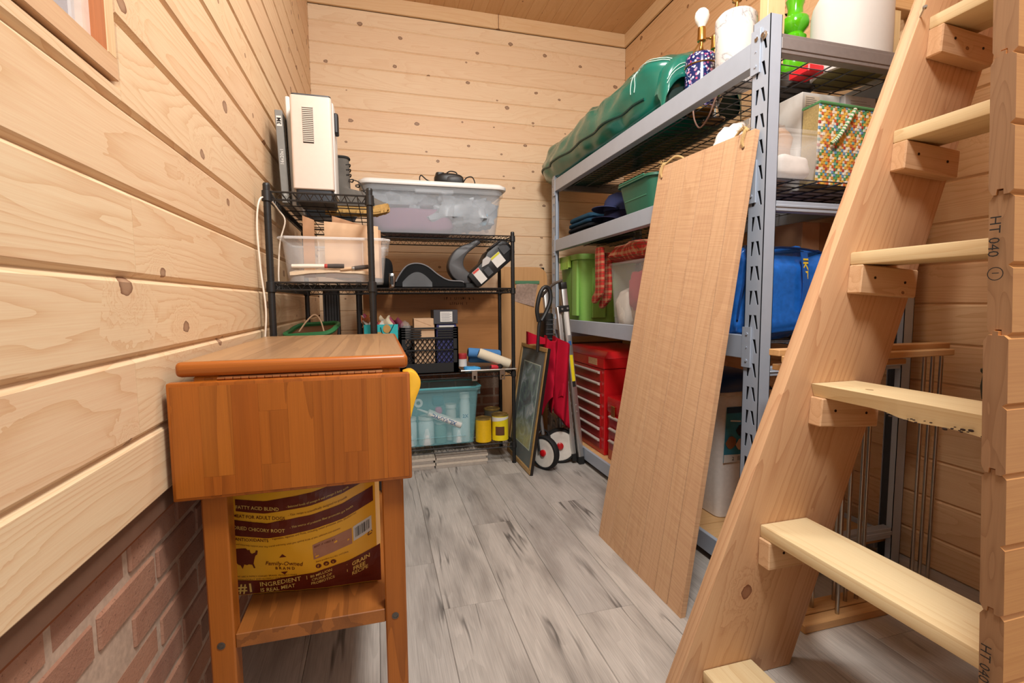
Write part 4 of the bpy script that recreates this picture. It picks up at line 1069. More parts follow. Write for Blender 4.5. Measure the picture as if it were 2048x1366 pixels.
armi = spline([V(.615, 0, 1.355), V(.565, 0, 1.32), V(.525, 0, 1.285), V(.505, 0, 1.24), V(.515, 0, 1.20), V(.56, 0, 1.16)], 5)
g = G(); g.prism([(p.x, p.z) for p in armo+armi], 'Y', 2.91, 3.02); part('arm', g, plain('charcoal_plastic', '#4b4b4d', .45), cs, bevel=.008, seg=2, ang=50)
g = G(); g.rbox(.51, .60, 2.90, 3.05, Z2, 1.115, .012); part('foot', g, BLACKP, cs, bevel=.004)

# milk crate and what is in it
ck = thing('milk_crate', 'black plastic milk crate with lattice sides on the third wire shelf', 'crate', (.286, 3.0, Z3))
cx0, cx1, cy0, cy1, cz0, cz1 = .118, .456, 2.855, 3.12, Z3, .853
g = G(); g.box(cx0, cx1, cy0, cy1, cz0, cz0+.006)
for (a, b) in ((V(cx0, cy0, 0), V(cx1, cy0, 0)), (V(cx1, cy0, 0), V(cx1, cy1, 0)), (V(cx1, cy1, 0), V(cx0, cy1, 0)), (V(cx0, cy1, 0), V(cx0, cy0, 0))):
    d = (b-a).normalized(); n_ = V(-d.y, d.x, 0); L = (b-a).length
    def bar(u0, u1, z0, z1, t=.006):
        p, q = a+d*u0, a+d*u1; s_ = n_*t
        g.add([p+V(0, 0, z0), q+V(0, 0, z0), q+s_+V(0, 0, z0), p+s_+V(0, 0, z0), p+V(0, 0, z1), q+V(0, 0, z1), q+s_+V(0, 0, z1), p+s_+V(0, 0, z1)], [(0, 3, 2, 1), (4, 5, 6, 7), (0, 1, 5, 4), (1, 2, 6, 5), (2, 3, 7, 6), (3, 0, 4, 7)])
    bar(0, L, cz0, cz0+.062); bar(0, .030, cz0, cz1, .008); bar(L-.030, L, cz0, cz1, .008)
    for z in (.843, .829, .815, .801): bar(0, L if z > .83 else L*.36, z, z+.009); (None if z > .83 else bar(L*.64, L, z, z+.009))
    bar(0, L, .785, .795); bar(0, L, .715, .722)
    z0, z1 = cz0+.062, .786; H = z1-z0; n = 10; w_ = L-.06
    for k in range(-6, n+6):
        for sgn in (1, -1):
            x0 = .03+w_*k/n*1.0; x1 = x0+sgn*H*.75
            t0, t1 = 0., 1.
            for lim, side in ((.03, 0), (L-.03, 1)):
                if x1 != x0:
                    tc = (lim-x0)/(x1-x0)
                    ins0 = x0 >= lim if side == 0 else x0 <= lim
                    ins1 = x1 >= lim if side == 0 else x1 <= lim
                    if not ins0 and not ins1: t1 = -1
                    elif not ins0: t0 = max(t0, tc)
                    elif not ins1: t1 = min(t1, tc)
            if t1-t0 > .05:
                p = a+d*(x0+(x1-x0)*t0)+V(0, 0, z0+H*t0)+n_*.003; q = a+d*(x0+(x1-x0)*t1)+V(0, 0, z0+H*t1)+n_*.003
                g.tube([p, q], .0026, 4)
part('crate_shell', g, BLACKP, ck, smooth=False)
def carton(name, x0, x1, y0, y1, z0, z1, mat, label, cat='box', flaps=True, group=None, M=None):
    t = thing(name, label, cat, ((x0+x1)/2, (y0+y1)/2, z0), group)
    g = G(); g.box(x0, x1, y0, y1, z0, z1); part('body', g, mat, t, bevel=.0015, **({} ))
    if flaps:
        g = G(); ym = (y0+y1)/2; g.box(x0+.001, x1-.001, y0+.001, ym-.001, z1, z1+.0018); part('flap', g, mat, t)
        g = G(); g.box(x0+.001, x1-.001, ym+.001, y1-.001, z1, z1+.0018); part('flap', g, mat, t)
    return t
c1 = carton('small_carton', .200, .318, 2.87, 3.0, cz0+.0065, .903, CARD, 'plain tan carton standing in the black crate')
g = G(); g.add([V(.203, 2.8685, .90), V(.206, 2.8685, .90), V(.300, 2.8685, .862), V(.297, 2.8685, .862)], [(0, 1, 2, 3)]); part('crease', g, CARDD, c1, smooth=False)
c2 = carton('small_carton', .330, .448, 2.872, 3.02, cz0+.0065, .868, plain('violet_box', '#3c3f78', .5), 'violet-blue carton under the black box in the crate')
g = G(); put_text(g, 'VEILED', .018, lambda x, y: V(.355+x, 2.8712, .85+y), bold=.02) if False else g.box(.345, .435, 2.8704, 2.8716, .852, .862); part('print', g, PAPER, c2, smooth=False)
c3 = carton('small_carton', .314, .456, 2.862, 3.03, .871, .952, plain('charcoal_card', '#3a3a40', .55), 'charcoal box with a white label on top of the crate')
g = G(); g.box(.352, .424, 2.8605, 2.8616, .884, .944); lw = part('label', g, PAPER, c3, smooth=False)
g = G()
for k in range(7): g.box(.358, .358+.05+.01*((k*3) % 2), 2.8598, 2.8606, .934-k*.007, .9362-k*.007)
part('label_print', g, plain('label_grey', '#8d8d92', .8), c3, smooth=False)
solo('plastic_pouch', lump((.155, 2.93, .80), (.03, .05, .085), .6, .2, 20, 6.), FILM, 'crumpled clear plastic pouch in the left of the black crate', 'pouch')
solo('brush_roll', lump((.158, 2.95, .65), (.03, .05, .06), .6, .2, 20, 2.), plain('dark_rag', '#3b3130', .9), 'dark rag at the bottom left inside the black crate', 'rag')
# gift bag
gb = thing('gift_bag', 'turquoise gift bag stuffed with tissue paper beside the crate', 'bag', (-.0, 2.94, Z3))
TEAL = plain('turquoise_paper', '#2bb3b5', .5)
g = G(); g.add([V(x, y, z) for z, gx in ((Z3, 0), (.875, .006)) for x, y in ((-.075-gx, 2.862), (.102+gx, 2.855), (.102+gx, 3.02), (-.075-gx, 3.02))], [(0, 1, 5, 4), (1, 2, 6, 5), (2, 3, 7, 6), (3, 0, 4, 7), (0, 3, 2, 1)]); part('sack', g, TEAL, gb)
g = G(); 
for (a, b, r_) in ((.0, .80, .03), (.07, .72, .035), (-.05, .70, .03), (.03, .64, .025), (.045, .85, .022)):
    n = 16; c = V(a, 2.8545, b); g.add([c]+[c+V(r_*cos(2*pi*i/n), .0005*cos(2*pi*i/n), r_*sin(2*pi*i/n)*1.1) for i in range(n)], [(0, 1+i, 1+(i+1) % n) for i in range(n)])
part('gold_dots', g, plain('gold_dot', '#b98f4e', .4), gb, kind='stuff', smooth=False)
rtp = random.Random(12); tis = [PAPER, plain('orange_tissue', '#d98252', .7), plain('cream_tissue', '#e6d5b4', .7), plain('rose_tissue', '#b0506a', .7)]
for k in range(9):
    cx = -.07+.17*rtp.random(); cy = 2.88+.11*rtp.random()
    g = G(); a0 = rtp.random()*3; h = rtp.uniform(.04, .085)
    g.slab(lambda u, v: V(cx+(u-.5)*.07*(1-.2*v)+.014*sin(v*4+a0), cy+.025*sin(u*4+a0)+.01*nz(u*3, v*3, k), .845+h*v+.012*sin(u*7+a0)), 10, 6, (0, .001, 0)); part('tissue', g, tis[k % 4], gb)
g = G(); g.tube(spline([V(.01, 2.852, .86), V(.03, 2.85, .80), V(.06, 2.851, .83), V(.085, 2.852, .875)], 6), .002, 6); part('handle_cord', g, BLACKR, gb)
# paint tray with rollers
pt = thing('paint_tray', 'metal paint roller tray with hooked feet on the third wire shelf', 'tray', (.63, 2.95, Z3))
def trf(u, v): return V(.462+.336*u, 2.80+.30*v, .596+.018*v-(.016 if .06 < u < .94 and .05 < v < .95 else 0)*(1-.3*v))
g = G(); g.slab(trf, 25, 18, (0, 0, -.0015)); part('pan', g, plain('dull_tray_metal', '#9d9a92', .35, metal=.9), pt)
g = G(); g.tube([V(.462, 2.80, .593), V(.798, 2.80, .593), V(.798, 3.10, .611), V(.462, 3.10, .611)], .0045, 6, closed=True); part('rim', g, STEEL, pt)
for x in (.525, .695):
    g = G(); g.holed([(0, 0), (.032, 0), (.032, .062), (0, .062)], [[(.009, .008), (.023, .008), (.023, .03), (.009, .03)]], lambda a, b, d: V(x+a, 2.797-d, .532+b), .0016); part('foot_clip', g, STEEL, pt)
def roller(x0, y0, z0, x1, y1, z1, r, mat, label, core=True):
    a, b = V(x0, y0, z0), V(x1, y1, z1); d = (b-a).normalized(); t = thing('paint_roller', label, 'roller', tuple((a+b)/2-V(0, 0, r)), 'paint roller sleeves in the tray')
    g = G(); g.tube([a, a+d*.006, b-d*.006, b], [r*.86, r, r, r*.86], 18); part('nap', g, mat, t)
    if core:
        g = G(); g.cyl(a-d*.0012, a+d*.02, r*.62, n=14); g.cyl(b+d*.0012, b-d*.02, r*.62, n=14); part('core', g, plain('dark_core', '#2a2725', .8), t)
NAPC = fabric('cream_nap', '#e6dcc4', '#d8ccb2', scale=400); NAPB = fabric('blue_nap', '#5d93c9', '#4a7fb8', scale=400)
roller(.580, 2.862, .692, .768, 2.838, .618, .030, NAPC, 'cream roller sleeve lying across the tray on top of the blue ones')
roller(.530, 2.95, .688, .735, 2.955, .666, .029, NAPB, 'blue roller sleeve behind the cream one in the tray')
roller(.545, 3.01, .64, .74, 3.01, .63, .024, NAPB, 'rear blue roller sleeve at the back of the tray')
roller(.645, 2.822, .607, .690, 2.835, .600, .015, plain('red_tube', '#c8323c', .5), 'small red tube in the front of the tray')
roller(.700, 2.822, .608, .725, 2.86, .612, .0165, plain('black_tube', '#222', .5) if False else BLACKP, 'black mini roller next to the red tube in the tray')
solo('blue_glove', lump((.535, 2.845, .597), (.055, .035, .016), .7, .25, 30, 3.), plain('bright_blue_cloth', '#3f9bd6', .6), 'crumpled bright blue glove in the left of the tray', 'glove')
g = G(); g.lathe([(.0005, 0), (.026, 0), (.026, .045), (.0265, .047), (.0265, .075), (.024, .078), (.0005, .078)], (.484, 2.88, .612), 18); t = solo('spray_can', g, [PAPER, plain('can_red', '#a83436', .4)], 'short white and dark red can at the left end of the tray', 'can')
for p in t.data.polygons: p.material_index = 1 if p.center.z > .045 else 0
# bottom shelf
tbn = thing('teal_bin', 'translucent teal bin packed with tubes and bottles on the lowest wire shelf', 'bin', (.34, 3.0, Z4))
g = G(); g.tub(.092, .582, 2.86, 3.14, Z4, .492, .035, .003, .028, rim=.013, rimh=.022); part('tub', g, TEALP, tbn)
g = G(); g.box(.16, .50, 2.8745, 2.8775, .185, .188); g.rbox(.578, .600, 2.92, 3.06, .43, .49, .006); part('ribs', g, TEALP, tbn)
g = G(); g.tube([V(x, y, .486) for x, y in ((.12, 2.85), (.555, 2.85), (.59, 2.88), (.59, 3.12), (.555, 3.15), (.12, 3.15), (.084, 3.12), (.084, 2.88))], .007, 6, closed=True); part('rim', g, clear('teal_rim', '#6cc0c8', .6), tbn)
def bottle(x, y, z, r, h, mat, cap, label, lean=0, rot=0, neck=.35):
    t = thing('bottle', label, 'bottle', (x, y, z), 'bottles in the teal bin'); M_ = T(x, y, z) @ RZ(rot) @ RY(lean)
    g = G(); g.lathe([(.0005, 0), (r*.95, 0), (r, .004), (r, h*.78), (r*neck, h*.9), (r*neck, h*.93)], n=18); part('body', g, mat, t, M=M_)
    g = G(); g.lathe([(r*neck*1.2, h*.9), (r*neck*1.2, h), (.0005, h)], n=14); part('cap', g, cap, t, M=M_)
    return t, M_
MILK = plain('milky_plastic', '#dfe6e6', .4); BLUEC = plain('blue_cap', '#2f5f95', .5)
zb = Z4+.0045
bottle(.165, 2.925, zb, .040, .17, MILK, WHITEP, 'squat milky bottle at the left front of the teal bin', neck=.8)
bottle(.262, 2.93, zb, .048, .17, MILK, WHITEP, 'wide milky jar in the middle front of the teal bin', neck=.85)
tall_, _ = bottle(.50, 2.925, zb, .032, .30, MILK, WHITEP, 'tall white tube standing at the right of the teal bin', neck=.8)
bottle(.42, 2.98, zb, .034, .225, PAPER, WHITEP, 'white paper-wrapped can in the teal bin', neck=.9)
bottle(.35, 2.94, zb, .036, .13, plain('sage_plastic', '#7fa29a', .5), WHITEP, 'sage green jar under the caulk tube in the teal bin', neck=.8)
bottle(.455, 2.92, zb, .036, .14, MILK, WHITEP, 'short white jar at the lower right of the teal bin', neck=.8)
t, M_ = bottle(.255, 2.905, .315, .024, .26, PAPER, WHITEP, 'white caulk tube with blue lettering lying across the teal bin', lean=108, neck=.3) if False else (None, None)
ct = thing('caulk_tube', 'white caulk tube with blue lettering lying tilted across the teal bin', 'tube', (.36, 2.90, .27)); Mq = T(.272, 2.896, .335) @ RY(114)
g = G(); g.cyl(V(0, 0, 0), V(0, 0, .215), .0235, n=18); part('barrel', g, PAPER, ct, M=Mq)
g = G(); g.lathe([(.0235, 0), (.008, -.006), (.005, -.07), (.0005, -.071)], n=14); part('nozzle', g, WHITEP, ct, M=Mq)
g = G(); put_text(g, 'DYNAFLEX', .032, lambda x, y: V(.0243*sin((y-.010)/.0243), -.0243*cos((y-.010)/.0243), .022+x), bold=.02); part('lettering', g, plain('blue_ink', '#1d5f92', .6), ct, M=Mq, smooth=False)
ro = thing('tape_roll', 'roll of white tape near the top left of the teal bin', 'tape', (.21, 2.92, .37)); g = G(); Mr = T(.215, 2.915, .395) @ RX(80)
g.lathe([(.012, 0), (.026, 0), (.026, .03), (.012, .03), (.012, 0)], n=20); part('tape', g, PAPER, ro, M=Mr)
solo('dark_sponge', lump((.335, 2.93, .40), (.035, .03, .03), .4, .08, 20), plain('teal_sponge', '#2b5a66', .9), 'dark teal sponge near the top of the teal bin', 'sponge')
solo('pink_rag', lump((.335, 2.905, .345), (.022, .02, .022), .7, .2, 30), plain('pink_rag', '#c85a86', .8), 'small pink rag above the caulk tube in the teal bin', 'rag')
g = G(); put_text(g, '2X', .030, lambda x, y: V(.50+.0327*sin((x-.02)/.0327), 2.925-.0327*cos((x-.02)/.0327), .29+y), bold=.02); part('lettering', g, MATS['blue_ink'], tall_, smooth=False)
def paint_can(x, y, r, h, side, label, mark=None):
    t = thing('paint_can', label, 'can', (x, y, Z4), 'paint cans on the lowest wire shelf')
    g = G(); g.lathe([(.0005, 0), (r, 0), (r, .004), (r*.99, .006), (r*.99, h-.012), (r, h-.010)], (x, y, Z4), 28); part('body', g, side, t)
    g = G(); g.lathe([(r, h-.010), (r*1.02, h-.006), (r*1.02, h-.002), (r*.96, h), (r*.88, h), (r*.86, h-.005), (r*.70, h-.005), (r*.68, h-.001), (.0005, h-.001)], (x, y, Z4), 28); part('lid', g, plain('gold_lid', '#b49a5c', .35, metal=.8), t)
    return t
YC = plain('can_yellow', '#e2b414', .4); YC2 = plain('can_lemon', '#e6cf1e', .4)
paint_can(.612, 2.905, .050, .148, YC, 'golden yellow paint can nearest the teal bin')
t = paint_can(.722, 2.915, .053, .163, YC2, 'lemon yellow paint can with a brown panel at the right shelf end')
g = G(); g.grid(lambda u, v: V(.722+.0534*sin((u-.5)*1.1-.25), 2.915-.0534*cos((u-.5)*1.1-.25), Z4+.035+.055*v), 8, 3); part('label_panel', g, plain('can_brown', '#5b3a22', .5), t)
g = G(); g.grid(lambda u, v: V(.722+.0534*sin((u-.5)*2.8), 2.915-.0534*cos((u-.5)*2.8), Z4+.118+.02*u+(.03-.02*u)*v), 14, 3); part('label_panel', g, PAPER, t)
paint_can(.70, 3.045, .052, .172, plain('bare_tin', '#8b857a', .4, metal=.8), 'bare tin paint can behind the lemon yellow one')
# spare floor tiles under the unit
for si, (x0, x1, n, gname) in enumerate(((-.06, .298, 4, 'left'), (.306, .622, 5, 'right'))):
    for k in range(n):
        dx = [0, .004, -.003, .005, .001][k]; g = G()
        g.box(x0+dx, x1+dx*1.5, 2.852+abs(dx), 3.14, k*.0168, k*.0168+.0160)
        nm = ['lowest', 'second', 'third', 'fourth', 'topmost'][k if k < n-1 else 4]
        solo('floor_tile', g, [plain('tile_pale', '#cdbfae', .7, noisy=.08), FLOOR][0] if k % 2 else plain('tile_grey', '#a89d92', .7, noisy=.1), 'beige spare plank tile, %s of the %s stack under the wire unit' % (nm, gname), 'tile', 'spare tiles stacked under the wire unit', bevel=.001)
# panels leaning behind
bp = thing('brown_panel', 'large brown hardboard panel standing at the back of the wire unit', 'panel', (.35, 3.145, Z3))
g = G(); g.box(-.088, .772, 3.136, 3.149, Z3, 1.050); part('board', g, PLYX, bp, bevel=.002)
g = G(); rs = random.Random(21)
for row, (z, n) in enumerate(((1.015, 16), (.982, 10))):
    for k in range(n):
        if rs.random() < .2: continue
        x = .40+k*.0135+row*.05
        g.box(x, x+.0035, 3.1345, 3.136, z, z+.016)
        if rs.random() < .6: g.box(x, x+.009, 3.1345, 3.136, z+rs.choice([0, .007, .014]), z+rs.choice([0, .007, .014])+.003)
part('stencil_marks', g, plain('faint_ink', '#6a4522', .8), bp, kind='stuff', smooth=False)
lp = thing('tabletop_leaf', 'pale wooden table leaf with a rounded corner leaning at the back wall', 'table leaf', (1.02, 3.4, 0))
poly = [(.855, 0), (1.215, 0), (1.215, 1.17)]+[(1.135+.08*cos(R(a)), 1.17+.08*sin(R(a))) for a in range(10, 91, 10)]+[(.855, 1.25)]
g = G(); g.prism(poly, 'Y', 3.40, 3.425); part('board', g, PLYL, lp, bevel=.003)
g = G(); g.slab(lambda u, v: V(.975+.165*u-.02*v*(1-u)-.03*v*u, 3.397-.004*sin(3*u+5*v), 1.13-.17*v*(.75+.25*u)), 12, 10, (0, -.0012, 0)); pz = part('plastic_bag', g, plain('hardware_pouch', '#a98f80', .3, noisy=.25, ns=60), lp)
g = G(); g.box(.965, 1.15, 3.392, 3.398, 1.128, 1.150); part('green_tape', g, plain('green_tape', '#4f7f5c', .6), lp)

# ------------------------------------------------------------------ between the units and the rack
g = G(); g.rbox(1.212, 1.252, YB-.03, YB-.001, 1.13, 1.26, .008); so = thing('wall_socket', 'black double socket on the back wall beside the grey rack post', 'socket', (1.23, YB-.02, 1.13)); part('plate', g, BLACKP, so, bevel=.003)
for z in (1.165, 1.22):
    g = G(); g.cyl(V(1.232, YB-.034, z), V(1.232, YB-.029, z), .014, n=16); part('outlet', g, WHITEP, so)
# framed picture leaning sideways
pf = thing('framed_picture', 'gold-framed picture with a dark green mat leaning on the red cart', 'picture', (.81, 2.83, 0))
y_n, y_f = 2.578, 3.08
Mpf = frame((.815, y_n, .002), (-.012, .9999, 0), (.148, 0, .989), (-.989, 0, .148))
PW, PH = y_f-y_n, .738
g = G(); g.box(0, PW, 0, PH, -.012, -.006); part('backing', g, plain('frame_back', '#2b211a', .8), pf, M=Mpf)
GOLD = plain('gilt_wood', '#b8935c', .4, metal=.2, noisy=.12, ns=40); DKF = plain('dark_frame', '#1c1512', .4)
for (a, b, c, d) in ((0, PW, 0, .026), (0, PW, PH-.026, PH), (0, .026, .026, PH-.026), (PW-.026, PW, .026, PH-.026)):
    g = G(); g.box(a, b, c, d, -.010, .006); part('moulding', g, GOLD, pf, M=Mpf, bevel=.003)
g = G(); g.box(-.004, .0, 0, PH, -.014, .003); g.box(0, PW, -.002, .001, -.014, .002); part('dark_edge', g, DKF, pf, M=Mpf)
g = G(); g.box(.026, PW-.026, .026, PH-.026, -.006, -.003); part('mat_board', g, plain('mat_green', '#1f2f2c', .85), pf, M=Mpf)
g = G(); g.box(.088, PW-.088, .118, PH-.108, -.003, -.0022); part('mat_bevel', g, plain('mat_line', '#cfdccb', .8), pf, M=Mpf)
q = NT('loose_painting'); x_, y_, z_ = q.coords('XYZ', False)
v_ = q.comb(x_, y_, z_); n1 = q.noise(v_, 9, 4, .6, 1.2); n2 = q.noise(v_, 24, 3, .6)
c_ = q.ramp(n1, [(.3, hexc('#16242e')), (.42, hexc('#3f5a68')), (.5, hexc('#5d7f74')), (.6, hexc('#93a6b2')), (.72, hexc('#dcdcd6'))])
low_ = q.ramp(y_, [(.16, (1, 1, 1, 1)), (.30, (0, 0, 0, 1))]); c_ = q.mix(q.math('MULTIPLY', low_, n2), c_, hexc('#d8cf5a')); q.l(c_, q.b.inputs['Base Color']); q.b.inputs['Roughness'].default_value = .7
g = G(); g.box(.094, PW-.094, .124, PH-.114, -.0022, -.0014); part('painting', g, q.m, pf, M=Mpf)
g = G(); g.box(.026, PW-.026, .026, PH-.026, .0005, .0015); part('glass', g, GLASS, pf, M=Mpf)
# folded red cart
ca = thing('folding_cart', 'folded red canvas cart with black handle and white wheels with red hubs', 'cart', (1.0, 2.68, 0))
def wheel(c, ax, r, w):
    ax = Vector(ax).normalized(); z = Vector((0, 0, 1)); u = z.cross(ax).normalized(); v = ax.cross(u)
    Mw = frame(c, tuple(u), tuple(v), tuple(ax))
    g = G(); g.lathe([(r*.85, -w/2), (r*.95, -w/2), (r, -w*.3), (r, w*.3), (r*.95, w/2), (r*.85, w/2), (r*.85, -w/2)], n=32); t_ = part('tyre', g, BLACKR, ca, M=Mw, ang=50)
    g = G(); g.lathe([(.0005, -w*.3), (r*.5, -w*.32), (r*.85, -w*.42), (r*.85, w*.42), (r*.79, w*.46), (r*.5, w*.30), (r*.22, w*.36), (.0005, w*.36)], n=32); part('disc', g, plain('wheel_white', '#dcd6cc', .45), ca, M=Mw)
    g = G(); g.lathe([(.0005, w*.30), (r*.20, w*.30), (r*.20, w*.62), (r*.12, w*.72), (.0005, w*.72)], n=18); part('hub_cap', g, REDM, ca, M=Mw)
wheel((.935, 2.665, .100), (-.86, -.5, .03), .100, .040)
wheel((1.062, 2.752, .108), (-.25, -.95, .05), .108, .045)
for a, b in ((V(.935, 2.70, .20), V(.925, 2.72, .33)), (V(1.075, 2.775, .215), V(1.07, 2.78, .36))):
    g = G(); g.cyl(a, b, .011, n=12); part('fork_tube', g, plain('grey_tube', '#8b8a88', .4, metal=.5), ca)
g = G(); g.tube(spline([V(.90, 2.665, .11), V(.90, 2.69, .20), V(.935, 2.705, .225), V(.972, 2.70, .20), V(.972, 2.67, .11)], 5), .007, 8); part('fork', g, BLACKP, ca)
g = G(); g.tube([V(1.095, 2.78, .205), V(1.18, 2.80, .185), V(1.20, 2.81, .17)], .008, 8); part('axle_bar', g, STEEL, ca)
def rc(u, v):   # hanging canvas with soft pleats
    x0, x1 = .945-.02*v, 1.075+.02*v-.03*v*v
    x = x0+(x1-x0)*u
    z = (.80-.10*u*u-.03*sin(6*u))*(1-v)+(.315+.13*abs(sin(2.1*pi*(u-.03)))+.16*max(0, u-.82))*v
    y = 2.650+.05*sin(u*12+v*1.6)*(.4+.6*v)+.02*nz(u*5, v*5, 3)+.03*u
    return V(x, y, z)
g = G(); g.slab(rc, 40, 22, lambda u, v: V(.004, .06+.02*sin(u*7), 0)); part('canvas', g, REDF, ca, ang=70)
def rc2(u, v):
    x = 1.00+.088*u+.01*v; z = .745-.20*u*v-.42*v*(1-.25*u)+.05*(1-v)*(1-u)
    return V(x, 2.66+.03*sin(u*6+v*3), z)
g = G(); g.slab(rc2, 18, 16, lambda u, v: V(0, .05, 0)); part('canvas', g, REDF, ca, ang=70)
g = G(); g.slab(lambda u, v: V(.845+.11*u, 2.70+.02*sin(u*5), .748+.075*v*(1-.6*u)), 8, 6, lambda u, v: V(0, .04, 0)); part('canvas', g, REDF, ca, ang=70)
g = G(); g.tube([V(.902, 2.70, .70), V(.915, 2.71, .85), V(.925, 2.715, .90)], .010, 10); part('handle_shaft', g, BLACKP, ca)
hp = spline([V(.915, 2.71, .88), V(.905, 2.715, .95), V(.925, 2.72, 1.04), V(.955, 2.725, 1.082), V(.985, 2.725, 1.07), V(.992, 2.722, 1.01), V(.965, 2.718, .94), V(.93, 2.71, .885)], 5)
g = G(); g.tube(hp, .0125, 10); part('handle_grip', g, BLACKP, ca)
# aluminium step ladder, folded
sl = thing('step_ladder', 'folded aluminium step ladder with a yellow sticker leaning on the rack', 'step ladder', (1.25, 2.9, 0))
def rail(b, t, w, d, name='rail'):
    b, t = Vector(b), Vector(t); y_ = (t-b).normalized(); x_ = (Vector((1, 0, 0))-y_*y_.x).normalized(); z_ = x_.cross(y_)
    M_ = frame(b, tuple(x_), tuple(y_), tuple(z_)); L = (t-b).length
    g = G(); g.box(-w/2, w/2, 0, L, -d/2, d/2); o = part(name, g, ALU, sl, M=M_, bevel=.004, seg=2); return o, M_, L
_, M1, L1 = rail((1.178, 2.695, .02), (1.066, 2.715, 1.10), .034, .042)
_, M2, L2 = rail((1.139, 2.712, .045), (1.042, 2.727, .965), .026, .03)
rail((1.172, 3.02, .02), (1.066, 3.04, 1.10), .034, .042); 
g = G(); g.box(-.019, .019, L1-.03, L1+.012, -.023, .023); part('end_cap', g, BLACKP, sl, M=M1, bevel=.005, seg=2)
g = G(); g.box(-.042, .020, L1-.165, L1-.125, -.022, .024); part('hinge_bracket', g, BLACKP, sl, M=M1, bevel=.004)
for x_ in (-.028, .006):
    g = G(); g.cyl(V(x_, L1-.145, .022), V(x_, L1-.145, .028), .006, n=10); part('rivet', g, ALU, sl, M=M1)
g = G(); g.cyl(V(0, .35, .020), V(0, .35, .024), .0045, n=10); part('rivet', g, ALU, sl, M=M1)
g = G(); g.cyl(V(.002, .31, .020), V(.002, .31, .024), .0045, n=10); part('rivet', g, ALU, sl, M=M1)
g = G(); g.box(-.010, .010, .50, .66, .0208, .0218); part('yellow_sticker', g, plain('sticker_yellow', '#e8d21c', .5), sl, M=M1, smooth=False)
g = G(); g.box(-.010, .010, .465, .50, .0208, .0218); part('black_sticker', g, INK, sl, M=M1, smooth=False)
g = G(); g.box(-.009, .009, .72, .745, .0208, .0218); part('blue_sticker', g, plain('sticker_blue', '#2d5f9e', .5), sl, M=M1, smooth=False)
g = G(); g.box(-.009, .009, .78, .92, .0208, .0218); part('white_sticker', g, PAPER, sl, M=M1, smooth=False)
g = G(); g.box(-.019, .017, -.020, .03, -.024, .024); part('rubber_foot', g, BLACKR, sl, M=M1, bevel=.004)
g = G(); g.box(-.014, .014, -.03, .02, -.018, .018); part('rubber_foot', g, BLACKR, sl, M=M2, bevel=.004)
for f in (.22, .5):
    p = V(1.175, 2.9, .02)+(V(1.066, 2.9, 1.10)-V(1.175, 2.9, .02))*f; g = G(); g.box(p.x-.06, p.x+.012, 2.86, 3.0, p.z-.012, p.z+.012); part('step', g, ALU, sl, bevel=.002)
g = G(); g.rbox(1.005, 1.066, 2.86, 3.0, .70, .925, .02, M=None); part('platform', g, BLACKP, sl, bevel=.012, seg=2)
g = G()
for k in range(6): g.box(1.012, 1.060, 2.856, 2.862, .73+k*.03, .738+k*.03)
part('platform_ribs', g, DARKGREY, sl, kind='stuff')
g = G(); g.tube(spline([V(1.066, 2.72, 1.122), V(1.03, 2.76, 1.105), V(1.00, 2.80, 1.07), V(.985, 2.86, 1.03)], 5), .009, 8); part('hand_rail', g, plain('taupe_tube', '#6f665e', .5, metal=.4), sl)

# ------------------------------------------------------------------ on the grey rack, from the bottom up
D0, D1, D2, D3 = .0865, .8565, 1.3985, 1.8085
tc = thing('tool_chest', 'big red steel tool chest with seven silver-edged drawers on the rack bottom', 'tool chest', (1.48, 2.84, D0))
x0, x1, y0, y1 = 1.262, 1.66, 2.545, 3.16
g = G(); g.box(x0, x1, y0, y1, D0, .60); part('body', g, REDM, tc, bevel=.004)
g = G(); g.box(x0-.008, x1, y0-.006, y1+.006, .602, .662); g.add([V(x0-.008, y0-.006, .662), V(x1, y0-.006, .662), V(x1, y1+.006, .662), V(x0-.008, y1+.006, .662), V(x0+.03, y0+.02, .70), V(x1, y0+.02, .70), V(x1, y1-.02, .70), V(x0+.03, y1-.02, .70)], [(0, 1, 5, 4), (1, 2, 6, 5), (2, 3, 7, 6), (3, 0, 4, 7), (4, 5, 6, 7)]); part('lid', g, REDM, tc, bevel=.004)
g = G(); g.box(x0-.0095, x0-.0080, 2.63, 2.75, .615, .655); part('badge', g, plain('badge_mixed', '#c9a078', .5, noisy=.3, ns=200), tc, smooth=False)
for k in range(7):
    z = .115+k*.068
    g = G(); g.box(x0-.006, x0+.004, y0+.045, y1-.02, z, z+.060); d = part('drawer', g, plain('red_drawer', '#9e1216', .35, coat=.3), tc, bevel=.002)
    g = G(); g.prism([(x0-.006, z+.044), (x0-.020, z+.048), (x0-.022, z+.056), (x0-.006, z+.060)], 'Y', y0+.05, y1-.025); 
    part('pull', g, plain('satin_pull', '#cfc9c0', .35, metal=.3), d)
t2_ = thing('tool_box', 'small red steel tool box half hidden behind the leaning board', 'tool box', (1.4, 2.3, D0))
g = G(); g.box(1.262, 1.56, 2.06, 2.50, D0, .435); part('body', g, REDM, t2_, bevel=.01, seg=2)
g = G(); g.box(1.257, 1.565, 2.055, 2.505, .36, .455); part('lid', g, REDM, t2_, bevel=.012, seg=2)
for k in range(3):
    z = .15+k*.07
    g = G(); g.box(1.256, 1.264, 2.09, 2.47, z, z+.06); d = part('drawer', g, MATS['red_drawer'], t2_, bevel=.002)
    g = G(); g.prism([(1.256, z+.044), (1.244, z+.048), (1.242, z+.056), (1.256, z+.060)], 'Y', 2.10, 2.46); part('pull', g, MATS['satin_pull'], d)
g = G(); g.box(1.250, 1.257, 2.40, 2.44, .34, .41); part('latch', g, BRASS, t2_, bevel=.002)
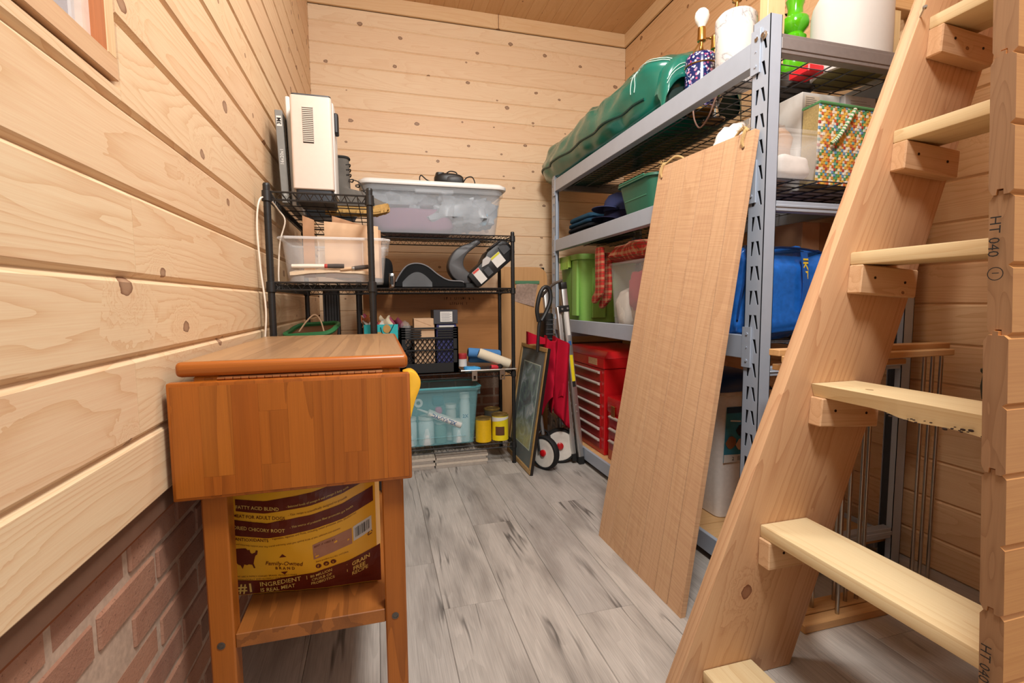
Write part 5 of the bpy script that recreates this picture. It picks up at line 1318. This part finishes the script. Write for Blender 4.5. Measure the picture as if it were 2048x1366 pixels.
# pet food container
pc = thing('pet_food_bin', 'tall white pet food container with a blue lid and a teal label', 'container', (1.43, 1.79, D0))
g = G(); g.rbox(1.315, 1.545, 1.625, 1.97, D0, .615, .035, taper=.030); part('body', g, plain('white_bin', '#e6e0da', .4), pc, bevel=.004)
g = G(); g.rbox(1.304, 1.556, 1.614, 1.98, .610, .632, .04, seg=5); part('rim', g, plain('cream_rim', '#d9cbbb', .5), pc, bevel=.004)
g = G(); 
def lidf(u, v):
    x = 1.302+.256*u; y = 1.61+.372*v; 
    h = (1-abs(2*u-1)**3.0)*(1-abs(2*v-1)**3.5); return V(x, y, .634+.075*h**.5)
g.slab(lidf, 18, 18, (0, 0, -.004)); part('lid', g, plain('blue_lid', '#35507e', .3), pc, ang=60)
g = G(); g.grid(lambda u, v: V(1.350+.105*u+.012*(1-v)*0, 1.6235+.0-(.0)+.030*(1-(.30+.28*v))*(0)+.0045*0+(.615-(.33+.235*v))*.0567-.001, .33+.235*v), 6, 6)
l_ = part('label', g, plain('label_teal', '#2f7f96', .5, noisy=.2, ns=30), pc)
def PL(a, z): return V(1.350+a, 1.6215+(.615-z)*.0567-.0016, z)
g = G(); g.add([PL(0, .33), PL(.105, .33), PL(.105, .36), PL(0, .365)], [(0, 1, 2, 3)]); part('label_strip', g, PAPER, pc, smooth=False); g = G(); g.add([PL(.02, .505), PL(.07, .50), PL(.07, .506), PL(.02, .511)], [(0, 1, 2, 3)]); part('label_strip', g, PAPER, pc, smooth=False)
g = G(); put_text(g, '2', .022, lambda x, y: PL(.040+x, .338+y), bold=.02)
for k in range(9): g.add([PL(.068+k*.0036, .336), PL(.070+k*.0036, .336), PL(.070+k*.0036, .356), PL(.068+k*.0036, .356)], [(0, 1, 2, 3)])
part('label_print', g, INK, pc, smooth=False)
g = G(); g.add([PL(0, .54), PL(.105, .54), PL(.105, .565), PL(0, .565)], [(0, 1, 2, 3)]); part('label_head', g, plain('label_navy', '#163a56', .5), pc, smooth=False)
for cx, cz, r_, nm, colr in ((.075, .465, .022, 'dog_print', '#1b1a1c'), (.030, .415, .024, 'dog_print', '#8c5b3a'), (.078, .405, .022, 'dog_print', '#c9a88c')):
    g = G(); n = 12; g.add([PL(cx, cz)]+[PL(cx+r_*cos(2*pi*i/n)*(1+.15*sin(i*2.3)), cz+r_*1.15*sin(2*pi*i/n)) for i in range(n)], [(0, 1+i, 1+(i+1) % n) for i in range(n)]); part('label_picture', g, plain('pic'+colr[1:], colr, .6), pc, smooth=False)
solo('yellow_sack', lump((1.30, 1.93, .26), (.06, .10, .172), .45, .10, 9, 2.), plain('sack_ochre', '#b98a2e', .5, noisy=.12, ns=12), 'ochre yellow sack standing left of the pet food container', 'sack')
# third level: tote, bins, blue bag
gt = thing('green_tote', 'lime green storage tote with a moulded handle rim on the middle rack level', 'tote', (1.5, 3.1, D1))
LIME = plain('lime_plastic', '#8cc25e', .42, noisy=.03)
g = G(); g.tub(1.268, 1.70, 2.925, 3.30, D1, 1.305, .045, .004, .03, rim=.014, rimh=.035); part('tub', g, LIME, gt)
for x in (1.36, 1.52):
    g = G(); g.rbox(x, x+.10, 2.928, 2.948, D1+.03, 1.22, .008); part('rib', g, LIME, gt, bevel=.004)
g = G(); g.rbox(1.262, 1.285, 2.96, 3.05, 1.0-.1, 1.27, .01); part('rib', g, LIME, gt, bevel=.004)
g = G(); g.rbox(1.238, 1.262, 3.05, 3.20, 1.225, 1.30, .006)
for k in range(7): g.box(1.236, 1.240, 3.055+k*.021, 3.063+k*.021, 1.215, 1.262)
part('handle', g, plain('lime_handle', '#9bbf4e', .45), gt)
cb = thing('clear_bin', 'tall clear plastic bin with red and white things, behind the leaning board', 'bin', (1.42, 2.3, D1), 'clear plastic bins')
g = G(); g.tub(1.262, 1.62, 2.09, 2.505, D1, 1.205, .03, .003, .02, rim=.010, rimh=.012); part('tub', g, CLEARP, cb)
solo('white_cloth_bundle', lump((1.33, 2.40, .96), (.05, .07, .10), .6, .2, 16, 3.), fabric('off_white_cloth', '#dcd6cb', '#cfc8bc'), 'off-white cloth bundle low in the tall clear bin', 'cloth')
solo('red_cloth_bundle', lump((1.335, 2.26, 1.05), (.05, .08, .10), .6, .2, 16, 7.), fabric('red_cloth', '#c23a4a', '#a82c3a'), 'red cloth bundle higher up in the tall clear bin', 'cloth')
solo('tan_cloth_bundle', lump((1.40, 2.25, .93), (.10, .12, .07), .6, .2, 12, 9.), fabric('tan_cloth', '#b99a78', '#8f7a62'), 'tan cloth bundle at the bottom of the tall clear bin', 'cloth')
def plaid_mat():
    q = NT('red_plaid'); x, y, z = q.coords('XYZ', False); t = q.math('ADD', x, y)
    def st(c, f, w, ph=0): return q.math('LESS_THAN', q.math('FRACT', q.math('MULTIPLY_ADD', c, f, ph)), w)
    c = q.mix(.6, hexc('#a8201c'), hexc('#b53026'))
    c = q.mix(q.math('MULTIPLY', st(t, 22, .30), .45), c, hexc('#b59a70')); c = q.mix(q.math('MULTIPLY', st(z, 22, .30), .45), c, hexc('#b59a70'))
    c = q.mix(q.math('MULTIPLY', st(t, 22, .10, .35), .6), c, hexc('#3f4a2c')); c = q.mix(q.math('MULTIPLY', st(z, 22, .10, .35), .6), c, hexc('#3f4a2c'))
    q.l(c, q.b.inputs['Base Color']); q.b.inputs['Roughness'].default_value = .9; MATS['red_plaid'] = q.m; return q.m
PLAID = plaid_mat()
def stocking(x, ya, zt_, label, mirror=1):
    # outline in (y, z), hangs from zt_
    pts = [(-.042, 0), (.042, 0), (.048, -.10), (.044, -.20), (.050, -.245), (.085, -.275), (.094, -.305), (.060, -.315), (.0, -.285), (-.040, -.25), (-.046, -.13)]
    sp = spline([V(a, 0, b) for a, b in pts]+[V(*(pts[0][0], 0, pts[0][1]))], 4)[:-1]
    g = G(); g.prism([(ya+p.x*mirror, zt_+p.z) for p in sp], 'X', x-.010, x+.010)
    return solo('plaid_stocking', g, PLAID, label, 'stocking', 'plaid stockings', bevel=.005, seg=2, ang=60)
stocking(1.232, 2.555, 1.30, 'red plaid stocking hanging in front of the green tote')
stocking(1.275, 2.545, 1.27, 'red plaid stocking hanging behind the front one beside the clear bin')
solo('plaid_cloth', lump((1.40, 2.33, 1.262), (.14, .26, .052), .55, .3, 9, 4., 40, 16), PLAID, 'bunched red plaid cloth heaped on top of the tall clear bin', 'cloth')
# blue woven bag
bb = thing('blue_bag', 'bright blue woven plastic bag with a lettered strap on the rack', 'bag', (1.39, 1.58, D1))
BLUE = plain('blue_woven', '#2166bd', .3, noisy=.2, ns=45)
def bbd(p, u, v):
    k = .034*nz(p.x*10, p.y*10, p.z*8)+.024*nz(p.x*22, p.y*22, p.z*14)+.010*nz(p.x*70, p.y*70, p.z*50)
    q = p+p.normalized()*k; q.x -= .03*(q.z/.16)*0; return q
g = G(); g.sup((1.395, 1.60, 1.020), (.192, .205, .162), .26, .30, 90, 44, bbd); part('sack', g, BLUE, bb, ang=75)
# strap on the near side
def strap(u, v): return V(1.435+.030*u+.012*sin(v*2.5), 1.382-.004*sin(v*3)+.002*u, 1.165-.21*v)
g = G(); g.slab(strap, 5, 14, (0, -.003, 0)); part('strap', g, plain('strap_blue', '#1a5cb0', .5), bb)
g = G(); put_text(g, 'IKEA', .036, lambda x, y: V(1.463-y*.85+.012*sin((.02+x*1.5)*2.5/.21)*.4, 1.3765, 1.145-x*1.35), bold=.02); part('lettering', g, plain('strap_yellow', '#e8c83a', .6), bb, smooth=False)
g = G(); g.tube(spline([V(1.212, 1.42, .93), V(1.215, 1.40, 1.05), V(1.25, 1.395, 1.15), V(1.33, 1.395, 1.178), V(1.45, 1.395, 1.178), V(1.56, 1.40, 1.165)], 5), .004, 6); part('seam', g, plain('strap_blue2', '#0f3f80', .5), bb)
cbx = carton('cardboard_box', 1.615, 1.845, 1.55, 1.80, D1, 1.30, CARDD, 'brown taped cardboard box behind the blue bag on the rack')
g = G(); g.box(1.70, 1.75, 1.548, 1.5505, 1.05, 1.302); part('tape', g, plain('tan_tape', '#8a5c38', .4), cbx, smooth=False)
# second level: folded jeans, caps, tub
JE = [fabric('denim_blue', '#2b4a66', '#1f3950'), fabric('denim_dark', '#20252d', '#171b22'), fabric('denim_mid', '#27506e', '#1d3c55'), fabric('black_denim', '#17181b', '#101114'), fabric('denim_pale', '#36607e', '#284b66')]
zj = D2
for k, (h, w, mat, lab) in enumerate(((.030, .33, JE[0], 'blue folded jeans at the bottom of the pile'), (.030, .32, JE[3], 'black folded trousers second from the bottom of the pile'), (.034, .31, JE[1], 'charcoal folded trousers in the middle of the pile'), (.036, .28, JE[2], 'blue folded jeans near the top of the pile'), (.040, .25, JE[4], 'lighter blue folded jeans on top of the pile'))):
    g = G(); yc = 2.95+.03*k*.5; 
    def dj(p, u, v): return p+V(.006*nz(p.y*20, p.z*40, k), .008*nz(p.x*20, p.z*40, k+5), .004*nz(p.x*10, p.y*10, k))
    g.sup((1.42, yc, zj+h/2), (.165-.008*k, w/2+.06, h/2), .5, .35, 36, 10, dj); solo('folded_jeans', g, mat, lab, 'jeans', 'folded trousers on the second rack level', ang=70); zj += h*.96
for k, (mat, lab) in enumerate(((JE[3], 'black cap at the bottom of the cap stack'), (fabric('navy_cap', '#23233f', '#1a1a30'), 'navy cap in the middle of the cap stack'), (fabric('slate_cap', '#3d4670', '#2f3658'), 'slate blue cap on top of the cap stack'))):
    t = thing('baseball_cap', lab+' beside the green tub', 'cap', (1.36, 2.56, D2+.05*k), 'caps stacked on the second rack level')
    zc = D2+.002+.058*k
    g = G(); g.lathe([(.085, 0), (.088, .02), (.080, .06), (.058, .092), (.02, .108), (.0005, .109)], (1.37, 2.60, zc), 24); part('crown', g, mat, t)
    g = G(); g.slab(lambda u, v: V(1.37+(.085+.075*v*(1-(2*u-1)**2)**.5)*cos(R(180+(u-.5)*130)), 2.60+(.085+.075*v*(1-(2*u-1)**2)**.5)*sin(R(180+(u-.5)*130)), zc+.014-.012*v+.016*(1-(2*u-1)**2)), 16, 6, (0, 0, -.003)); part('visor', g, mat, t)
gtb = thing('green_tub', 'dark green plastic tub with a lighter rim above the leaning board', 'tub', (1.42, 2.26, D2))
g = G(); g.tub(1.262, 1.60, 2.07, 2.415, D2, 1.605, .05, .004, .035, rim=.012, rimh=.012, seg=6); part('tub', g, plain('bottle_green', '#2f6e58', .4), gtb)
g = G(); g.box(1.275, 1.278, 2.14, 2.35, 1.515, 1.518); g.tube([V(1.262+.05, 2.058, 1.606), V(1.56, 2.058, 1.606)], .004, 6); g.tube([V(1.250, 2.12, 1.606), V(1.250, 2.365, 1.606)], .004, 6); part('rim_line', g, plain('pale_green_rim', '#4a9678', .4), gtb)
# near end of the second level
wbx = thing('white_box', 'larger white product box behind the woven basket on the rack', 'box', (1.59, 1.6, D2), 'white boxes behind the basket')
g = G(); g.box(1.507, 1.680, 1.47, 1.82, D2, 1.75); part('body', g, PAPER, wbx, bevel=.002)
g = G(); g.box(1.520, 1.585, 1.4685, 1.4698, 1.70, 1.738)
for k in range(5): g.box(1.522, 1.56+.02*((k*7) % 3)/2, 1.4678, 1.4686, 1.731-k*.007, 1.7325-k*.007, 1)
part('label', g, [plain('cream_label', '#e0d2bc', .8), plain('label_grey2', '#8d8d92', .8)], wbx, smooth=False)
wb2 = thing('white_box', 'smaller white box with grey side behind the woven basket', 'box', (1.76, 1.6, D2), 'white boxes behind the basket')
g = G(); g.box(1.688, 1.836, 1.455, 1.74, D2, 1.752); part('body', g, plain('cool_white_card', '#dcdde2', .8), wb2, bevel=.002)
g = G()
for k in range(8): g.box(1.715, 1.79+.02*((k*5) % 3)/2, 1.4538, 1.4546, 1.732-k*.009, 1.734-k*.009)
part('label_print', g, plain('label_grey3', '#b4b4bb', .8), wb2, smooth=False)
bk = thing('woven_basket', 'multicoloured woven straw basket standing on the near end of the rack', 'basket', (1.62, 1.38, D2))
Mk = T(1.478, 1.375, D2+.002) @ RY(1.2)
nb, nr = 30, 28; WX, HZ = .285, .272
cols = ['#cf6a38', '#dfb04a', '#5c9a63', '#6a96bb', '#b54a3e', '#e8dfcc', '#cf8f4a', '#74aaa0']
strand = [plain('straw%d' % i, c, .5, noisy=.08, ns=200) for i, c in enumerate(cols)]
rw = random.Random(5)
for r_ in range(nr):      # woven rows, each bead an over-under straw segment
    g = G()
    z = HZ*(r_+.5)/nr; base = [0, 1, 4, 3, 2, 6, 5][r_ % 7]
    for k in range(nb):
        x = WX*(k+.5)/nb; over = (k+r_) % 2
        mi = ([0, 1, 2, 3, 5, 4, 1, 7][(r_//1) % 8] if (k % 4) < 2 else [1, 5, 6, 2, 3, 5, 0, 1][r_ % 8]) if over else [5, 1, 6, 5, 2, 1][(k//2) % 6]
        hx, hz_ = WX/nb*.56, HZ/nr*.62
        d = -.0022 if over else -.0006
        pts = [V(x-hx, 0, z-hz_*.9), V(x+hx, 0, z-hz_*.9), V(x+hx, 0, z+hz_*.9), V(x-hx, 0, z+hz_*.9), V(x-hx*.8, d-.001, z-hz_*.75), V(x+hx*.8, d-.001, z-hz_*.75), V(x+hx*.8, d-.001, z+hz_*.75), V(x-hx*.8, d-.001, z+hz_*.75)]
        g.add(pts, [(0, 1, 5, 4), (1, 2, 6, 5), (2, 3, 7, 6), (3, 0, 4, 7), (4, 5, 6, 7)], mi)
    part('woven_row', g, strand, bk, M=Mk, smooth=False)
g = G(); g.box(0, WX, 0, .065, 0, HZ-.004); part('side', g, plain('straw_tan', '#a8935f', .8, noisy=.2, ns=150), bk, M=Mk)
g = G(); g.tube([V(0, -.003, HZ+.002), V(WX, -.003, HZ+.002), V(WX, .066, HZ+.002), V(0, .066, HZ+.002)], .0055, 8, closed=True); part('rim', g, strand[2], bk, M=Mk)
hs = [V(.145, -.012, .262), V(.10, -.020, .20), V(.065, -.022, .155), V(.045, -.016, .135)]
sp = spline(hs, 10)
for k in range(len(sp)-1):
    g = G(); g.cyl(sp[k], sp[k+1]+(sp[k+1]-sp[k])*.15, .0065, n=8); part('handle_wrap', g, strand[2] if k % 2 else strand[5], bk, M=Mk)
cc = thing('food_container', 'small clear plastic food container with a lid at the rack end', 'container', (1.36, 1.37, D2))
g = G(); g.tub(1.268, 1.452, 1.318, 1.43, D2, 1.535, .02, .002, .014, rim=.004, rimh=.006); part('tub', g, FILM, cc)
g = G(); g.rbox(1.258, 1.462, 1.310, 1.438, 1.5365, 1.552, .02, seg=5); part('lid', g, FILM, cc, bevel=.003)
solo('white_filling', lump((1.36, 1.374, 1.445), (.07, .04, .038), .6, .15, 20), plain('soft_white', '#e8e2dc', .7), 'soft white filling inside the small clear food container', 'filling')
solo('plastic_bag', lump((1.385, 1.50, 1.51), (.085, .055, .108), .6, .22, 14, 5., 36, 20), plain('tan_bag', '#c3a084', .35, noisy=.15, ns=18), 'tan-tinted plastic bag behind the food container', 'bag')
solo('plastic_bag', lump((1.43, 1.56, 1.56), (.07, .055, .12), .6, .28, 17, 8., 36, 20), plain('white_film', '#ece8e4', .3, noisy=.06), 'crinkled white plastic bag with a purple tip by the white boxes', 'bag')
solo('plastic_bag', lump((1.262, 1.54, 1.52), (.05, .06, .11), .6, .2, 17, 3.), MATS['white_film'], 'white plastic bag showing left of the near grey post', 'bag')

# ------------------------------------------------------------------ top of the rack
df = thing('duffel_bag', 'long glossy dark green duffel bag lying on top of the rack', 'bag', (1.48, 2.6, D3))
GRN = plain('green_vinyl', '#0d6a5a', .22, noisy=.10, ns=8, coat=.5)
DY0, DY1 = 1.93, 3.56
def duf(u, v, k=1., shrink=0.):
    """u along the length near->far, v around the section"""
    y = DY0+(DY1-DY0)*u; a = 2*pi*v
    end = (1-abs(2*u-1)**5)**.6 if u > .5 else (1-abs(2*u-1)**7)**.45
    hw = (.285-.05*max(0, u-.45)*1.2)*(.25+.75*end)*k; hh = (.172-.035*max(0, u-.35)+.05*max(0, .28-u))*(.18+.82*end)*k
    c, s_ = cos(a), sin(a)
    x = 1.475-.10*u*u+hw*math.copysign(abs(c)**.75, c); z = hh*math.copysign(abs(s_)**.8, s_)
    w = .020*nz(x*7, y*5, z*9)+.016*nz(x*15, y*9+4, z*15)+.004*sin(y*26+9*nz(x*4, y*3, z*5))*max(0, -c)*(1 if u > .2 else .2)
    zz_ = D3+.172-.02*u-.02*max(0, u-.6)+.04*max(0, .28-u)+z+w*max(.2, s_+.3)
    return V(x-w*c*-1.0, y, max(zz_, D3+.002+.02*max(0, .06-u)+.02*max(0, u-.94)))
g = G(); NU_, NV_ = 64, 40
vs = [duf(i/(NU_-1), j/NV_) for i in range(NU_) for j in range(NV_)]
fs = [(i*NV_+j, (i+1)*NV_+j, (i+1)*NV_+(j+1) % NV_, i*NV_+(j+1) % NV_) for i in range(NU_-1) for j in range(NV_)]
fs += [tuple(range(NV_)), tuple((NU_-1)*NV_+j for j in range(NV_))[::-1]]
g.add(vs, fs); part('body', g, GRN, df, ang=80)
g = G(); g.tube([duf(.10+.88*k/40, .53)+V(-.003, 0, 0) for k in range(41)], .006, 8); part('piping', g, plain('dark_green_piping', '#083f36', .4), df)
g = G(); g.tube([duf(.13, .26+.24*k/24)+V(-.003, 0, .003) for k in range(25)], .002, 6); g.tube([duf(.145, .26+.24*k/24)+V(-.003, 0, .003) for k in range(25)], .002, 6); part('stitching', g, plain('pale_stitch', '#b9d6cc', .7), df)
g = G(); g.tube([duf(.02+.15*k/16, .40)+V(-.003, 0, .003) for k in range(17)], .002, 6); g.tube([duf(.02+.15*k/16, .42)+V(-.003, 0, .003) for k in range(17)], .002, 6); part('stitching', g, MATS['pale_stitch'], df)
def flapf(u, v):
    x = 1.235+.42*u; a = (1-(2*u-1)**2)**.5
    zt_ = D3+.115+.19*a**.7; y = DY0+.05-.085*sin(v*1.5)-.012*nz(x*12, v*4, 3)+.03*(1-a)
    return V(x-.02*v, y, zt_-(.15-.03*sin(u*9))*v*v-.008*nz(x*20, v*7, 6))
g = G(); g.slab(flapf, 26, 12, lambda u, v: V(0, .003, -.002)); fp = part('end_flap', g, GRN, df, ang=80)
g = G()
for dv in (.70, .80): g.tube([flapf(k/24, dv)+V(0, -.003, .001) for k in range(1, 24)], .0016, 6)
part('stitching', g, MATS['pale_stitch'], fp)
g = G(); g.sup((1.45, DY0+.018, D3+.075), (.19, .02, .07), .7, .7, 28, 12); part('mouth', g, plain('bag_inside', '#06241f', .8), df)
# lamps
def lamp_socket(t, x, y, z, bulb=True, s=1.):
    g = G(); g.lathe([(.0005, 0), (.016, 0), (.018, .006), (.010, .014), (.007, .03), (.007, .045), (.0175, .05), (.0185, .056), (.0165, .075), (.0165, .095), (.015, .105), (.0005, .106)], (x, y, z), 20); part('socket', g, BRASS, t)
    g = G(); g.cyl(V(x, y, z+.062), V(x+.035, y-.01, z+.062), .003, n=8); g.sup((x+.037, y-.0105, z+.062), (.006, .006, .006), 1, 1, 10, 6); part('switch_key', g, BRASS, t)
    if bulb:
        g = G(); g.lathe([(.012, .100), (.013, .108), (.020, .120), (.027, .134), (.030, .150), (.027, .166), (.017, .178), (.0005, .181)], (x, y, z), 24); part('bulb', g, plain('bulb_white', '#f3f1ec', .3, noisy=0), t)
fl_ = thing('table_lamp', 'blue floral table lamp base with a bare white bulb on the rack top', 'lamp', (1.372, 1.872, D3))
q = NT('floral_print'); x_, y_, z_ = q.coords('XYZ', False); v_ = q.comb(x_, y_, z_)
vo = q.n('ShaderNodeTexVoronoi'); vo.inputs['Scale'].default_value = 85; q.l(v_, vo.inputs['Vector'])
vo2 = q.n('ShaderNodeTexVoronoi'); vo2.inputs['Scale'].default_value = 30; q.l(v_, vo2.inputs['Vector'])
sc_ = q.n('ShaderNodeSeparateColor'); q.l(vo.outputs['Color'], sc_.inputs[0])
c_ = q.mix(q.math('LESS_THAN', vo.outputs['Distance'], .42), hexc('#15235a'), q.ramp(sc_.outputs[0], [(0, hexc('#e9e4e0')), (.35, hexc('#c9d3e8')), (.5, hexc('#d88aa6')), (.7, hexc('#3f7fae')), (.85, hexc('#b5466e')), (1, hexc('#23346e'))]))
c_ = q.mix(q.math('LESS_THAN', vo2.outputs['Distance'], .22), c_, hexc('#d58fb0')); q.l(c_, q.b.inputs['Base Color']); q.b.inputs['Roughness'].default_value = .15
g = G(); g.lathe([(.0005, .012), (.060, .012), (.064, .03), (.065, .12), (.066, .21), (.064, .224), (.054, .236), (.028, .246), (.0005, .250)], (1.372, 1.872, D3), 32); part('body', g, q.m, fl_)
g = G(); g.lathe([(.0005, 0), (.056, 0), (.058, .012), (.0005, .012)], (1.372, 1.872, D3), 24); part('foot', g, BRASS, fl_)
g = G(); g.lathe([(.067, 0), (.069, .003), (.067, .006)], (1.372, 1.872, D3+.185), 32); part('gold_band', g, BRASS, fl_)
lamp_socket(fl_, 1.372, 1.872, D3+.248)
g = G(); g.tube(spline([V(1.31, 1.86, D3+.17), V(1.318, 1.85, D3+.23), V(1.345, 1.85, D3+.275), V(1.36, 1.86, D3+.285)], 5), .003, 6); part('harp_wire', g, BRASS, fl_)
ml = thing('table_lamp', 'white marble cylinder table lamp base beside the near rack post', 'lamp', (1.345, 1.628, D3))
q = NT('white_marble'); x_, y_, z_ = q.coords('XYZ', False); v_ = q.comb(x_, y_, q.math('MULTIPLY_ADD', x_, .6, z_))
n1 = q.noise(v_, 7, 4, .55, .8); c_ = q.ramp(q.math('ABSOLUTE', q.math('SUBTRACT', n1, .5)), [(0, hexc('#97979b')), (.014, hexc('#c4c3c2')), (.05, hexc('#d6d4d1'))]); q.l(c_, q.b.inputs['Base Color']); q.b.inputs['Roughness'].default_value = .12
g = G(); g.lathe([(.0005, 0), (.066, 0), (.068, .004), (.076, .235), (.074, .252), (.062, .266), (.0005, .268)], (1.345, 1.628, D3), 40); part('body', g, q.m, ml)
lamp_socket(ml, 1.345, 1.628, D3+.268, bulb=False)
g = G(); g.tube(spline([V(1.345, 1.628, D3+.37), V(1.30, 1.628, D3+.40), V(1.285, 1.628, D3+.50), V(1.345, 1.628, D3+.58), V(1.405, 1.628, D3+.50), V(1.39, 1.628, D3+.40), V(1.345, 1.628, D3+.37)], 5), .0025, 6); part('harp', g, BRASS, ml)
cl = thing('table_lamp', 'small chrome and glass lamp base between the floral and marble lamps', 'lamp', (1.50, 1.95, D3))
g = G(); g.lathe([(.0005, 0), (.05, 0), (.052, .01), (.03, .02), (.022, .06), (.042, .10), (.046, .15), (.036, .19), (.018, .22), (.04, .235), (.05, .25), (.035, .27), (.0005, .275)], (1.50, 1.95, D3), 28); part('body', g, plain('chrome', '#d4d4d4', .12, metal=1), cl)
lamp_socket(cl, 1.50, 1.95, D3+.27, bulb=False)
gl = thing('table_lamp', 'glossy lime green lamp with stacked bulges and dark foot on the rack', 'lamp', (1.59, 1.60, D3))
g = G(); g.lathe([(.0005, .055), (.068, .055), (.075, .068), (.072, .10), (.045, .118), (.032, .125), (.040, .14), (.042, .165), (.036, .172), (.040, .18), (.042, .20), (.034, .21), (.030, .215), (.047, .235), (.050, .25), (.047, .268), (.028, .285), (.026, .31), (.034, .34), (.0005, .35)], (1.59, 1.60, D3), 32); part('body', g, plain('lime_glass', '#4fae10', .08, noisy=.02, coat=.6), gl)
g = G(); g.lathe([(.0005, 0), (.075, 0), (.078, .02), (.070, .055), (.0005, .055)], (1.59, 1.60, D3), 28); part('foot', g, plain('dark_foot', '#2a2420', .4), gl)
g = G(); g.box(1.50, 1.57, 1.44, 1.53, D3, D3+.028); solo('red_tin', g, plain('bright_red', '#d8202a', .4), 'small bright red tin beside the lime green lamp foot', 'tin', bevel=.004)
pl_ = thing('dried_plant', 'dark dried plant sprig behind the lime green lamp', 'plant', (1.75, 1.78, D3))
g = G(); g.tube([V(1.75, 1.78, D3), V(1.748, 1.78, D3+.2), V(1.742, 1.775, D3+.4)], .005, 6); part('stem', g, plain('dry_stem', '#3a2f26', .9), pl_)
rp = random.Random(8); DK = plain('dark_leaf', '#28251f', .8)
for k in range(60):
    h = rp.uniform(.03, .42); a = rp.uniform(0, 2*pi); L = rp.uniform(.03, .07)
    p = V(1.748, 1.78, D3+h); d = V(cos(a), sin(a)*.6, rp.uniform(-.1, .5)).normalized(); s_ = d.cross(V(0, 0, 1)).normalized()*L*.3
    g = G(); g.add([p, p+d*L*.5+s_, p+d*L+V(0, 0, -.006), p+d*L*.5-s_, p+d*L*.5+V(0, 0, .006)], [(0, 1, 4), (1, 2, 4), (2, 3, 4), (3, 0, 4), (0, 3, 2, 1)]); part('leaf', g, DK, pl_, smooth=False)
sh = thing('white_drum', 'large white drum-shaped lampshade standing on the near end of the rack', 'lampshade', (1.695, 1.452, D3))
g = G(); g.lathe([(.118, 0), (.124, .004), (.127, .06), (.127, .235), (.122, .262), (.110, .285), (.085, .30), (.0005, .306), (.0005, .300), (.085, .294), (.106, .28), (.119, .255), (.123, .06), (.118, 0)], (1.695, 1.452, D3), 48); g.f.pop(); g.f.pop(); g.mi.pop(); g.mi.pop(); part('shade', g, plain('white_shade', '#cfccc6', .6, noisy=.01), sh)
g = G(); g.lathe([(.0005, .006), (.117, .006), (.117, .009), (.0005, .009)], (1.695, 1.452, D3), 40); part('inner_disc', g, plain('olive_lining', '#8b8558', .8), sh)
# timber posts on the rack end, and the bracket they carry
po = thing('timber_frame', 'unfinished pale timber posts rising from the near end of the rack top', 'frame', (1.58, 1.44, D3))
TIM = wood('timber_post', '#e3cfa0', '#c9ab74', order='ZXY', gs=(.5, 14, 14), bands=9, contrast=.35, knots=0)
g = G(); g.box(1.302, 1.374, 1.425, 1.463, D3, 2.42); part('post', g, TIM, po, bevel=.002)
g = G(); g.box(1.830, 1.868, 1.402, 1.44, D3, 2.045); part('post', g, TIM, po, bevel=.002)
g = G(); g.box(1.800, 1.943, 1.395, 1.45, 2.045, 2.085); part('rail', g, RODWOOD, po, bevel=.002)
g = G(); g.box(1.302, 1.374, 1.425, 1.463, 2.42, 2.46); part('rail', g, RODWOOD, po, bevel=.002)
g = G(); g.rbox(XR-.018, XR-.001, 1.36, 1.40, 1.95, 2.04, .004); solo('wall_bracket', g, WHITEP, 'small white plastic bracket on the right wall above the rack', 'bracket', bevel=.003)
g = G(); g.tube(spline([V(1.300, 1.82, D3-.010), V(1.295, 1.80, 1.745), V(1.292, 1.76, 1.702), V(1.292, 1.71, 1.725), V(1.296, 1.68, 1.775), V(1.300, 1.665, D3-.010)], 6), .0032, 6)
solo('thin_cable', g, plain('brown_cord', '#8a6a5c', .5), 'thin brown cable looping down through the top wire deck', 'cord')
